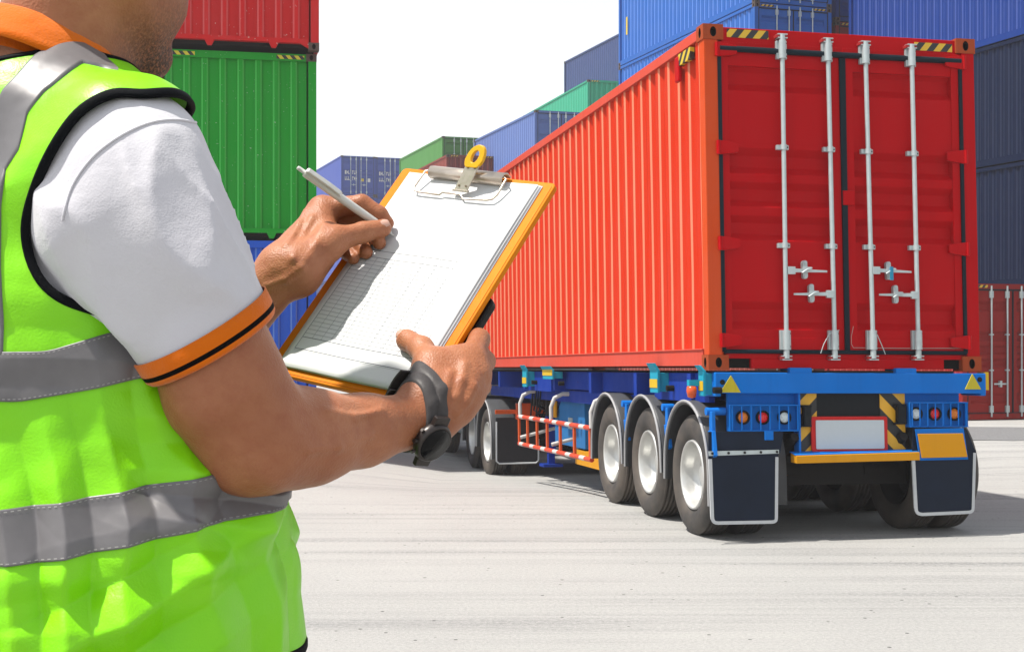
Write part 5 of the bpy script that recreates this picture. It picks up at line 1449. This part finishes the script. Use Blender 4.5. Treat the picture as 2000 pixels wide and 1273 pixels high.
def band(top_px, bot_px, name, zt_back, zb_back, zt_front, zb_front):
    "reflective band: visible edges follow the photograph, the hidden remainder runs level round the body"
    e = []
    for pxs, zb, zf in ((top_px, zt_back, zt_front), (bot_px, zb_back, zb_front)):
        a, t, er = cast(pxs); z = Z0+(Z1-Z0)*t; od = np.argsort(a); a = a[od]; z = z[od]
        aa = np.concatenate([[-math.pi, -.5*math.pi, 0], a, [math.pi]]) if a.min() > 0 else a
        zz = np.concatenate([[z[-1], (z[-1]+z[0])/2, z[0]], z, [z[-1]]])
        e.append((aa, zz))
    n = 840; th = np.linspace(-math.pi, math.pi, n, endpoint=False)
    zt = np.interp(th, *e[0]); zb = np.interp(th, *e[1])
    ker = np.ones(15)/15; zt = np.convolve(np.concatenate([zt[-7:], zt, zt[:7]]), ker, 'valid'); zb = np.convolve(np.concatenate([zb[-7:], zb, zb[:7]]), ker, 'valid')
    rows = 34; V = []; lifts = [-.001]+[.0034]*(rows-2)+[-.001]
    fr = [0, .001]+list(np.linspace(.03, .97, rows-4))+[.999, 1]
    TTm = []
    for k, f in enumerate(fr):
        t = (zb+(zt-zb)*f-Z0)/(Z1-Z0); V.append(S(th, t, lifts[k])); TTm.append(t)
    V = np.concatenate(V); TTm = np.concatenate(TTm); H = np.tile(th, rows)
    F = np.array([(r*n+i, r*n+(i+1) % n, (r+1)*n+(i+1) % n, (r+1)*n+i) for r in range(rows-1) for i in range(n)])
    hc = H[F[:, 0]]; tc = TTm[F].mean(1); F = F[~(pip(hc, tc, loop) | pip(hc, tc, loopL))]
    o = np_mesh(name, V, F, M_reft, vest_o, P_ORG)
    # stitching: rows of short pale dashes near both edges
    for f in (.05, .95):
        Vd = []; Fd = []
        t = (zb+(zt-zb)*f-Z0)/(Z1-Z0); hh = .0009/(Z1-Z0)
        m = 4; fine = np.linspace(-math.pi, math.pi, 1040, endpoint=False); tf = np.interp(fine, th, t)
        A_ = S(fine, tf-hh*.5, .0042); B_ = S(fine, tf+hh*.5, .0042)
        for i in range(0, 1038, 4):
            if pip(np.array([fine[i]]), np.array([tf[i]]), loop)[0]: continue
            b = len(Vd); Vd += [A_[i], A_[i+2], B_[i+2], B_[i]]; Fd.append((b, b+1, b+2, b+3))
        ob = np_mesh("stitching", Vd, Fd, M_stitch, o, P_ORG); ob["kind"] = "stuff"
    return o
M_stitch = plain("pale_thread", (.42, .41, .40), .8, bmp=0)
up_top = [(2, 687), (92, 686), (149, 669), (210, 650), (262, 640)]; up_bot = [(2, 784), (31, 786), (103, 774), (179, 761), (262, 740), (297, 731)]
lo_top = [(2, 993), (113, 981), (226, 961), (318, 940), (405, 914)]; lo_bot = [(2, 1102), (103, 1092), (215, 1070), (308, 1048), (390, 1023), (461, 1000), (512, 982)]
0 and print("BAND", [np.round(q, 2) for q in cast(up_top+lo_top)]); 0 and print("LOOP", np.round(np.stack([a1, a2, ae], 1), 2).tolist(), np.round(np.stack([b1, b2], 1), 2).tolist())
band(up_top, up_bot, "reflective_band", 0, 0, 0, 0); band(lo_top, lo_bot, "reflective_band", 0, 0, 0, 0)
def ribbon(L, Rr, name, n=60, m=12, lift=.0022):
    "strap between two traced edges (each a list of (theta, t))"
    def res(Q, n):
        Q = np.array(Q); s = np.concatenate([[0], np.cumsum(np.linalg.norm(np.diff(Q, axis=0), axis=1))]); q = np.linspace(0, s[-1], n); return np.stack([np.interp(q, s, Q[:, 0]), np.interp(q, s, Q[:, 1])], 1)
    A_ = res(L, n); B_ = res(Rr, n); V = []
    for k in range(m):
        f = k/(m-1); Q = A_*(1-f)+B_*f; V.append(S(Q[:, 0], Q[:, 1], lift if 0 < k < m-1 else 0))
    V = np.concatenate(V); F = [(k*n+i, k*n+i+1, (k+1)*n+i+1, (k+1)*n+i) for k in range(m-1) for i in range(n-1)]
    return np_mesh(name, V, F, M_reft, vest_o, P_ORG)
Lp = [(200, 106), (160, 88), (118, 77), (66, 106), (32, 143), (2, 176)]; Rp = [(232, 134), (196, 126), (161, 122), (88, 176), (55, 216), (38, 287)]
Lp += [(-40, 250), (-66, 330), (-72, 450), (-70, 570), (-68, 690)]; Rp += [(12, 325), (4, 400), (3, 520), (8, 620), (8, 690)]
def px_ribbon(L, Rr, name, n=110, m=18, lift=.0038):
    def res(Q, n):
        Q = np.array(Q, float); s = np.concatenate([[0], np.cumsum(np.linalg.norm(np.diff(Q, axis=0), axis=1))]); q = np.linspace(0, s[-1], n); return np.stack([np.interp(q, s, Q[:, 0]), np.interp(q, s, Q[:, 1])], 1)
    A_ = res(L, n); B_ = res(Rr, n); G_ = []; bad = []
    for k in range(m):
        f = k/(m-1); th_, t_, _ = cast(list(A_*(1-f)+B_*f)); bad.append(np.abs(_) > .002); G_.append((th_, t_))
    for mir in (1, -1):
        V = np.concatenate([S(th_*mir, t_, lift if 0 < k < m-1 else -.001) for k, (th_, t_) in enumerate(G_)])
        F = np.array([(k*n+i, k*n+i+1, (k+1)*n+i+1, (k+1)*n+i) for k in range(m-1) for i in range(n-1)])
        bd = np.concatenate(bad); q = V[F]; sp = np.linalg.norm(q-q[:, :1], axis=2).max(1); F = F[~bd[F].any(1) & (sp < .03)]
        np_mesh(name, V, F, M_reft, vest_o, P_ORG)
px_ribbon(Lp, Rp, "shoulder_strap")
def seam(pxs, name):
    d = np.array([[(x-1000)/FPX, 1, (HZ-y)/FPX] for x, y in pxs]); d /= np.linalg.norm(d, axis=1)[:, None]
    fn = lambda p: shirt_fn(p, V3(0, 0, 0)); o = np.repeat(CAMP[None], len(d), 0); t, e = march(fn, o, d, .0004, .8, 90, inside=False); ok = e < .002
    MB().tube([tuple(q) for q in (o+d*t[:, None])[ok]], .0013, 6).build(name, M_shirt, shirt, origin=P_ORG)
def spl(P_, n=40):
    P_ = np.array(P_, float)
    for _ in range(3):
        Q = [P_[0]]
        for a_, b_ in zip(P_[:-1], P_[1:]): Q += [a_*.75+b_*.25, a_*.25+b_*.75]
        P_ = np.array(Q+[P_[-1]])
    return P_
seam(spl([(122, 430), (135, 370), (175, 310), (225, 270), (285, 240), (340, 232), (385, 240)]), "shoulder_seam")
# trousers and boots below the frame, hair, eyes
def trouser_items():
    it = []
    for s in (-1, 1):
        hip = V3(-.450, 1.415, 1.36)+Rv*s*.085; kn = V3(-.45, 1.42, .92)+Rv*s*.10+Fv*.03; an = V3(-.46, 1.40, .53)+Rv*s*.11-Fv*.02
        it += [(Cap(hip, kn, .105, .078), .05), (Cap(kn, an, .078, .066), .03)]
    return it+[(Cap(V3(-.45, 1.415, 1.38)-Rv*.08, V3(-.45, 1.415, 1.38)+Rv*.08, .115), .05)]
TRF = Field(trouser_items())
def trous_fn(p, c=None, r=0):
    d = np.maximum(TRF(p), .52-p[:, 2])
    return d-(vnoise(p, 14, 9)-.5)*.012 if c is not None else d
Vt, Ft = surface_net(trous_fn, (-.80, 1.05, .48), (-.10, 1.78, 1.56), .008); np_mesh("trousers", Vt, Ft, M_trous, person, P_ORG)
for s in (-1, 1):
    an = V3(-.46, 1.40, .53)+Rv*s*.11-Fv*.02
    bf = Field([(Cap(an+V3(0, 0, .06), an-V3(0, 0, .02), .055, .05), .03), (Cap(an-V3(0, 0, .035)-Fv*.03, an+Fv*.17-V3(0, 0, .045), .048, .042), .03)])
    Vq, Fq = surface_net(lambda p, c=None, r=0: np.maximum(bf(p), FOOT_Z+.002-p[:, 2]), an-.30, an+.32, .006)
    np_mesh("boot", Vq, Fq, plain("black_boot", (.02, .018, .016), .5), person, P_ORG)
hf = Field([(Ell(HP(0, -.018, .036), (.083, .102, .096), HM), .02), (Ell(HP(0, -.050, -.02), (.066, .060, .060), HM), .03)])
def hair_fn(p, c=None, r=0):
    d = hf(p)-(vnoise(p, 90, 4)*.004 if c is not None else 0); q = (p-HD)@HM
    return np.maximum(d, np.maximum(q[:, 1]*.8-.062-q[:, 2]*.35+.0*q[:, 0], -(q[:, 2]+.055)-np.maximum(0, -q[:, 1])*.2))
Vh, Fh = surface_net(hair_fn, HD-.17, HD+.18, .004); np_mesh("hair", Vh, Fh, cloth("short_black_hair", (.012, .010, .009), None, 700, .6, .8, 0), person, P_ORG)
for s in (-1, 1):
    e = HP(s*.031, .078, -.002)-P_ORG; MB().lathe(e, tuple(hF), [(.001, -.012), (.008, -.009), (.012, 0), (.008, .009), (.001, .012)], 20).build("eye", plain("eye_white", (.6, .58, .55), .2), person)

# thumbnails
def nail(c, n, along, w, l, name="fingernail"):
    n = n/np.linalg.norm(n); al = along-n*(along@n); al /= np.linalg.norm(al); sd = np.cross(n, al); V = []; F = []; k = 9
    for i in range(k):
        for j in range(k):
            a = (i/(k-1)-.5)*2; b = (j/(k-1)-.5)*2; rr = 1-.25*abs(a)**3
            V.append(c+sd*w*b*rr*.5+al*l*a*.5+n*(-.28*w*(b*rr)**2*.9-.0012*(abs(a)**4)))
    for i in range(k-1):
        for j in range(k-1): F.append((i*k+j, i*k+j+1, (i+1)*k+j+1, (i+1)*k+j))
    m = plain("nail_keratin", (.70, .42, .33), .28, var=.05, bmp=0); o = np_mesh(name, V, F, m, person, P_ORG)
    so = o.modifiers.new("t", 'SOLIDIFY'); so.thickness = .0008; return o
t0, t1 = Bp(708, 454, .034), Bp(747, 446, .021); view = CAMP-t1; view /= np.linalg.norm(view)
nl_n = view*.8+V3(0, 0, .75)
nl_n /= np.linalg.norm(nl_n); ax_ = (t1-t0)/np.linalg.norm(t1-t0); nl_n -= ax_*(nl_n@ax_); nl_n /= np.linalg.norm(nl_n)
nail(t1-ax_*.001+nl_n*.0104, nl_n, ax_, .0125, .0150)
t0, t1 = Bp(823, 680, .0155), Bp(795, 664, .0115); ax_ = (t1-t0)/np.linalg.norm(t1-t0); n_ = B_N*.55+V3(-.45, -.1, .55); n_ -= ax_*(n_@ax_); n_ /= np.linalg.norm(n_)
nail(t1+ax_*.003+n_*.0112, n_, ax_, .0125, .0135)
# ------------------------------------------------------------------ clipboard, form, pen, phone, watch
def board_obj(name, mb, mats, parent, org, **k): return mb.build(name, mats, parent, xf=lambda v: BW(v[0], v[1], v[2]), origin=org, **k)
def clipboard():
    org = BW(0, -B_H/2, -.006); t = empty("clipboard", org); tag(t, "orange clipboard with a white form, held up over the worker's forearm", "clipboard")
    M_or = cloth("orange_board_cover", (.88, .28, .010), (.82, .21, .008), 260, .5, .25, 0)
    mb = MB(); w, h = B_W/2, B_H/2; r = .006; n = 5; pts = []
    for (cx, cy, s) in ((w-r, h-r, 0), (-w+r, h-r, 1), (-w+r, -h+r, 2), (w-r, -h+r, 3)):
        for i in range(n+1):
            a = math.pi/2*(s+i/n); pts.append((cx+r*math.cos(a), cy+r*math.sin(a)))
    mb.prism(pts, 'z', -.0085, -.0008); bd = board_obj("board", mb, M_or, t, org, bevel=.0012)
    mb = MB(); inn = [(x*.975, y*.982) for x, y in pts]; mb.prism(inn, 'z', -.0008, -.0001); board_obj("board_face", mb, M_or, bd, org)
    # sheaf of paper: a few curled sheets
    M_pap = plain("white_paper", (.86, .87, .88), .7, var=.015, scale=6, bmp=.02)
    def sheet(u0, u1, v0, v1, z, curl_r, curl_b, name, skew=0.0):
        nu, nv = 26, 34; V = []; F = []
        for j in range(nv+1):
            for i in range(nu+1):
                a = i/nu; b = j/nv; u = u0+(u1-u0)*a+skew*(1-b); v = v0+(v1-v0)*b
                lift = z+curl_r*(a**5)*(.35+.65*math.sin(b*2.6)**2)+curl_b*((1-b)**4)*(.3+.7*math.sin(a*3.0))+.0006*math.sin(a*9+b*4)
                V.append((u, v, lift))
        for j in range(nv):
            for i in range(nu): F.append((j*(nu+1)+i, j*(nu+1)+i+1, (j+1)*(nu+1)+i+1, (j+1)*(nu+1)+i))
        mb = MB(); mb.add(V, F, 0, True); o = board_obj(name, mb, M_pap, t, org, recalc=False)
        so = o.modifiers.new("t", 'SOLIDIFY'); so.thickness = .0003; return o, V
    TOPV = .1565
    u0, u1, v0, v1 = -.1010, .0975, -.1555, TOPV
    for k, (du, z, cr) in enumerate(((.006, .0004, .001), (.004, .0010, .003), (.0015, .0017, .0045))):
        sheet(u0+.001*k, u1+du, v0+.001*k, v1-.0006*k, z, cr, .001, "paper_sheet")
    top, _ = sheet(u0, u1, v0, v1, .0024, .0015, .0025, "paper_sheet")
    tag(top, "top sheet printed with a table")
    pz = lambda u, v: .0024+.0015*(((u-u0)/(u1-u0))**5)*(.35+.65*math.sin((v-v0)/(v1-v0)*2.6)**2)+.0025*((1-(v-v0)/(v1-v0))**4)*(.3+.7*math.sin((u-u0)/(u1-u0)*3.0))+.0006*math.sin((u-u0)/(u1-u0)*9+(v-v0)/(v1-v0)*4)+.00025
    # printed table
    M_ink = plain("grey_printing_ink", (.13, .14, .16), .8, bmp=0); M_ink2 = plain("pale_printing_ink", (.40, .42, .44), .8, bmp=0)
    mb = MB()
    def line(ua, va, ub, vb, w, mi=0):
        n = 24; V = []; L = math.hypot(ub-ua, vb-va); dx, dy = -(vb-va)/L*w/2, (ub-ua)/L*w/2
        for i in range(n+1):
            f = i/n; u = ua+(ub-ua)*f; v = va+(vb-va)*f
            V += [(u+dx, v+dy, pz(u, v)), (u-dx, v-dy, pz(u, v))]
        mb.add(V, [(2*i, 2*i+1, 2*i+3, 2*i+2) for i in range(n)], mi)
    TA = BL(Bp(752, 474)); TB = BL(Bp(952, 506)); 
    ul, ur = u0+.010, u1-.016; vt = .028; vbm = -.112
    line(ul, vt, ur, vt, .00055); line(ul, vt-.0105, ur, vt-.0105, .0005); line(ul, vt, ul, vbm, .0006); line(ur, vt, ur, vbm, .0006)
    nrow = 22
    for i in range(1, nrow+1):
        v = vt-.0105-(vt-.0105-vbm)*i/nrow; line(ul, v, ur, v, .00055 if i < nrow else .0007, 0 if i == nrow else 1)
    for f in (.09, .17, .25, .33, .58, .70, .84): line(ul+(ur-ul)*f, vt if f > .5 else vt-.0105, ul+(ur-ul)*f, vbm, .0005, 1)
    line(ul, vbm, ul, vbm-.017, .0006); line(ur, vbm, ur, vbm-.017, .0006); line(ul, vbm-.017, ur, vbm-.017, .0007); line(ul, vbm-.019, ur, vbm-.019, .0003, 1)
    rnd = random.Random(5)
    # rows of tiny printed entries in the table's right half
    for i in range(nrow):
        v = vt-.0105-(vt-.0105-vbm)*(i+.5)/nrow
        for f0, f1 in ((.34, .56), (.59, .69), (.71, .82), (.86, .97)):
            if rnd.random() < .8: line(ul+(ur-ul)*f0, v, ul+(ur-ul)*(f0+(f1-f0)*rnd.uniform(.5, .95)), v, .0012, 2)
    board_obj("printed_form", mb, [M_ink, M_ink2, plain("faint_print", (.70, .72, .73), .8, bmp=0)], top, org, recalc=False)
    # clip: rolled bar, lever with a yellow loop, wire bail
    M_brass = plain("worn_nickel", (.58, .50, .42), .30, .8, var=.15, scale=60)
    cu, cv = -.010, .150
    a = BL(Bp(838, 340)); 
    mb = MB(); U0, U1 = BL(Bp(850, 342))[0], BL(Bp(992, 360))[0]; vb_ = .1520
    prof = [(.013, .002), (.012, .010), (.006, .0155), (-.001, .0150), (-.005, .010), (-.004, .0035)]
    V = []; n = len(prof)
    for u in (U0, U1): V += [(u, vb_+p[0], p[1]) for p in prof]
    V2 = []
    for u in (U0, U1): V2 += [(u, vb_+p[0]*.86, p[1]*.88) for p in prof]
    mb.add(V+V2, [(i, i+1, n+i+1, n+i) for i in range(n-1)]+[(2*n+i, 3*n+i, 3*n+i+1, 2*n+i+1) for i in range(n-1)]+[(i, 2*n+i, 2*n+i+1, i+1) for i in range(n-1)]+[(n+i, n+i+1, 3*n+i+1, 3*n+i) for i in range(n-1)], 0, True)
    bar = board_obj("clip_bar", mb, M_brass, t, org)
    mb = MB(); W0, W1 = U0-.004, U1+.003; vlo = .122
    um = (U0+U1)/2-.006
    mb.tube([(W0+.006, vb_+.003, .012), (W0, vb_-.001, .0135), (W0-.006, vlo+.006, .0085), (W0-.003, vlo+.001, .0075), (W0+.004, vlo, .007), (um-.018, vlo-.001, .007), (um-.014, vlo+.002, .0085), (um+.014, vlo+.002, .0085), (um+.020, vlo-.003, .007), (W1-.012, vlo-.001, .007), (W1-.004, vlo+.001, .0075), (W1, vlo+.008, .0085), (W1+.003, vb_-.001, .0135), (W1-.003, vb_+.003, .012)], .0013, 10)
    board_obj("wire_bail", mb, M_brass, bar, org)
    # lever plate rises off the board towards the viewer's right
    l0 = Bp(900, 372, .010); l1 = Bp(921, 328, .027); l2 = Bp(931, 304, .034)
    def ob(name, mb, m, par, **k): return mb.build(name, m, par, origin=org, **k)
    sd = B_U*.95+B_V*.0; dl = (l1-l0)/np.linalg.norm(l1-l0); nn = np.cross(sd, dl); nn /= np.linalg.norm(nn)
    def plate(p0, p1, w0, w1, th):
        return [p0-sd*w0-nn*th, p0+sd*w0-nn*th, p1+sd*w1-nn*th, p1-sd*w1-nn*th, p0-sd*w0+nn*th, p0+sd*w0+nn*th, p1+sd*w1+nn*th, p1-sd*w1+nn*th]
    mb = MB(); mb.hexa(plate(l0, l1+dl*.004, .0105, .0105, .0008)); mb.hexa(plate(l0-dl*.002, l0+dl*.001, .0125, .0125, .0018)); lev = ob("clip_lever", mb, M_brass, t, bevel=.0005)
    M_dk = plain("rivet_brown", (.25, .18, .12), .4, .6)  # darker brown metal for the rivets
    for (x, y) in ((-.0055, .006), (.0055, .006), (-.005, .030), (.006, .030)):
        c = l0+sd*x+dl*y; MB().cyl(c-nn*.0018, c+nn*.0018, .0012, n=8).build("rivet", M_dk, lev, origin=org)
    # yellow loop
    dl2 = (l2-l1)/np.linalg.norm(l2-l1); c0 = l1+dl2*.013; n = 40; V = []; prof = []
    for i in range(n):
        a_ = 2*math.pi*i/n; rx, ry = .0135, .0165; s_ = math.sin(a_); x = rx*math.cos(a_)*(1+.05*(s_ < 0)*1); y = ry*s_ if s_ > -.75 else ry*-.78
        V.append((x, y))
    hole = [(.0055*math.cos(2*math.pi*i/n), .0012+.0078*math.sin(2*math.pi*i/n)) for i in range(n)]
    W3 = lambda x, y, z: c0+sd*x+dl2*y+nn*z
    vs = [W3(x, y, z) for z in (-.0026, .0026) for x, y in V]+[W3(x, y, z) for z in (-.0026, .0026) for x, y in hole]
    fs = []
    for i in range(n):
        j = (i+1) % n; fs += [(i, j, n+j, n+i), (2*n+i, 3*n+i, 3*n+j, 2*n+j), (n+i, n+j, 3*n+j, 3*n+i), (i, 2*n+i, 2*n+j, j)]
    mb = MB(); mb.add(vs, fs); ob("lever_loop", mb, plain("yellow_plastic", (.86, .46, .01), .35, var=.04), lev, bevel=.0008)
clipboard()
def pen():
    tip = Bp(770, 461, .0024); best = None
    for k in range(400):
        off = .002+.0004*k; q = Bp(581, 327, off); L = np.linalg.norm(q-tip)
        if best is None or abs(L-.142) < best[0]: best = (abs(L-.142), q)
    top = best[1]; ax = (top-tip)/np.linalg.norm(top-tip); t = empty("pen", tip); tag(t, "white ballpoint pen held in the writing hand above the form", "pen")
    L = .142; M_pw = plain("pen_white_plastic", (.74, .74, .70), .3, var=.03, coat=.3)
    K = dict(origin=tip); A = lambda s: tip+ax*s
    MB().lathe(tip, ax, [(.0004, 0), (.0007, .001), (.0010, .004), (.0022, .0045), (.0032, .011), (.0044, .020), (.0050, .030), (.0051, .085), (.0052, .0855), (.0052, .128), (.0048, .1315), (.0026, .132), (.0026, .140), (.0020, .142), (.0003, .1422)], 28).build("barrel", M_pw, t, **K)
    MB().lathe(tip, ax, [(.0023, .0046), (.0033, .011), (.0046, .0205)], 24).build("pen_tip", plain("pen_grey_tip", (.42, .44, .44), .3, .3), t, **K)
    vd = CAMP-tip; vd /= np.linalg.norm(vd); sd = np.cross(ax, vd); sd /= np.linalg.norm(sd); nn = np.cross(sd, ax); u_ = nn*.75+sd*.55*(1 if sd[2] > 0 else -1); u_ /= np.linalg.norm(u_); s_ = np.cross(ax, u_)
    mb = MB(); w = .0036
    sec = [(.132, .0045, .0075), (.130, .0060, .0095), (.100, .0072, .0098), (.085, .0066, .0088), (.082, .0050, .0070)]
    V = []
    for (a, h0, h1) in sec:
        for x, h in ((-w, h0), (w, h0), (w*.8, h1), (-w*.8, h1)): V.append(A(a)+s_*x+u_*h)
    F = [(4*i+j, 4*i+(j+1) % 4, 4*i+4+(j+1) % 4, 4*i+4+j) for i in range(4) for j in range(4)]+[(0, 1, 2, 3), (16, 17, 18, 19)]
    mb.add(V, F); mb.build("pocket_clip", M_pw, t, bevel=.0006, **K)
pen()
def phone():
    # slab between the board's back and the fingers; its long edge shows beyond the board's right edge
    ue = BL(Bp(950, 596, -.016))[0]; v1 = BL(Bp(950, 596, -.016))[1]
    mb = MB(); w, h = .076, .155; r = .010; pts = []
    u1, vtop = ue+.011, v1+.008
    for (cx, cy, s) in ((u1-r, vtop-r, 0), (u1-w+r, vtop-r, 1), (u1-w+r, vtop-h+r, 2), (u1-r, vtop-h+r, 3)):
        for i in range(7):
            a = math.pi/2*(s+i/6); pts.append((cx+r*math.cos(a), cy+r*math.sin(a)))
    org = BW(u1-w/2, vtop-h, -.02); t = empty("mobile_phone", org); tag(t, "black phone held against the back of the clipboard", "phone")
    mb.prism(pts, 'z', -.0205, -.0105); case = board_obj("phone_case", mb, plain("phone_black", (.018, .015, .014), .42), t, org, bevel=.002)
    mb = MB(); mb.prism([(x*.96+(u1-w/2)*.04, y*.97+(vtop-h/2)*.03) for x, y in pts], 'z', -.0103, -.0092); board_obj("phone_screen", mb, plain("phone_glass", (.008, .008, .01), .08), t, org)
phone()
def watch():
    axf = WR-P(705, 843, 1.385); axf /= np.linalg.norm(axf); fn = lambda p: _bf(p)
    # the band lies across the wrist, leaning as in the photograph
    nrm = V3(.93, .30, -.14)+V3(0, 0, 0); nrm = axf*.96+V3(0, 0, -.20); nrm /= np.linalg.norm(nrm); cen = P(806, 826, 1.438)
    org = cen; t = empty("wristwatch", org); tag(t, "dark grey wristwatch with a wide band on the near wrist", "watch")
    M_band = plain("gunmetal_rubber_band", (.085, .078, .078), .45, var=.15, scale=80); M_case = plain("dark_watch_case", (.05, .042, .040), .35, .6)
    w = .0105; rows = [(-w, -.001), (-w, .0022), (-w*.9, .0030), (-.0012, .0032), (-.0008, .0024), (.0008, .0024), (.0012, .0032), (w*.9, .0030), (w, .0022), (w, -.001)]
    def rb(name, rows, mat, mi=None):
        o = ringband(cen, nrm, rows, fn, mat, name, t, mi); o.data.transform(Matrix.Translation(-Vector(org))); return o
    rb("watch_band", rows, M_band)
    # case on the outer, lower side of the wrist (back of the wrist faces down-right)
    out = V3(.62, -.62, -.50); out -= nrm*(out@nrm); out /= np.linalg.norm(out)
    tt, _ = march(fn, cen[None], out[None], n=60); pc = cen+out*(tt[0]+.001); sdv = np.cross(nrm, out)
    prof = [(.001, -.002), (.0195, -.002), (.0215, .001), (.0222, .005), (.0205, .0095), (.0190, .0105), (.0180, .0100)]
    cs = MB().lathe(pc, out, prof, 48).build("watch_case", M_case, t, origin=org)
    MB().lathe(pc, out, [(.0181, .0098), (.0175, .0112), (.0001, .0113)], 40).build("watch_glass", plain("watch_glass", (.010, .010, .011), .1), cs, origin=org)
    for s in (-1, 1):
        mb = MB(); a = pc+sdv*s*.021+out*.003
        V = [a+nrm*x+sdv*s*y+out*z for z in (-.003, .003) for x, y in ((-.0105, -.004), (.0105, -.004), (.0095, .008), (-.0095, .008))]
        mb.hexa(V); mb.build("lug", M_case, cs, origin=org, bevel=.001)
    for k in (-1, 0, 1):
        c = pc+out*.0045-nrm*.0215*math.cos(k*.55)+sdv*.0215*math.sin(k*.55); d = (c-pc-out*.0045); d /= np.linalg.norm(d)
        MB().cyl(c-d*.001, c+d*.0042, .0024 if k == 0 else .0018, n=12).build("watch_button", M_case, cs, origin=org)
    # buckle on the inner side, with the strap's free end standing off
    inn = -out*.75+V3(-.3, -.25, .35); inn -= nrm*(inn@nrm); inn /= np.linalg.norm(inn); ti, _ = march(fn, cen[None], inn[None], n=60); pb = cen+inn*(ti[0]+.0045); s2 = np.cross(nrm, inn)
    mb = MB(); w = .0125
    loopp = [pb-nrm*w-s2*.007, pb+nrm*w-s2*.007, pb+nrm*w+s2*.007, pb-nrm*w+s2*.007]; mb.tube(loopp, .0014, 8, closed=True)
    mb.cyl(pb-nrm*.0-s2*.007, pb+s2*.009+inn*.002, .0012, n=8)
    mb.build("buckle", M_case, t, origin=org)
    mb = MB(); V = []
    for i in range(7):
        f = i/6; c = pb+inn*(.0015+.006*math.sin(f*2.2))+s2*(-.010+.040*f)
        for x, z in ((-.0095, -.0011), (.0095, -.0011), (.0095, .0011), (-.0095, .0011)): V.append(c+nrm*x+inn*z)
    mb.add(V, [(4*i+j, 4*i+(j+1) % 4, 4*i+4+(j+1) % 4, 4*i+4+j) for i in range(6) for j in range(4)]+[(0, 1, 2, 3), (24, 25, 26, 27)]); mb.build("strap_end", M_band, t, origin=org)
watch()

# ------------------------------------------------------------------ haze of the yard
def haze():
    m = bpy.data.materials.new("yard_haze"); m.use_nodes = True; nt = m.node_tree; nt.nodes.clear()
    o = nt.nodes.new("ShaderNodeOutputMaterial"); v = nt.nodes.new("ShaderNodeVolumePrincipled"); v.inputs["Color"].default_value = (.95, .96, 1, 1)
    v.inputs["Density"].default_value = .0009; v.inputs["Anisotropy"].default_value = .3; nt.links.new(v.outputs[0], o.inputs["Volume"])
    tag(MB().box(-640, 640, -80, 1520, -2.2, 19.5).build("haze", m), kind='stuff')
haze()
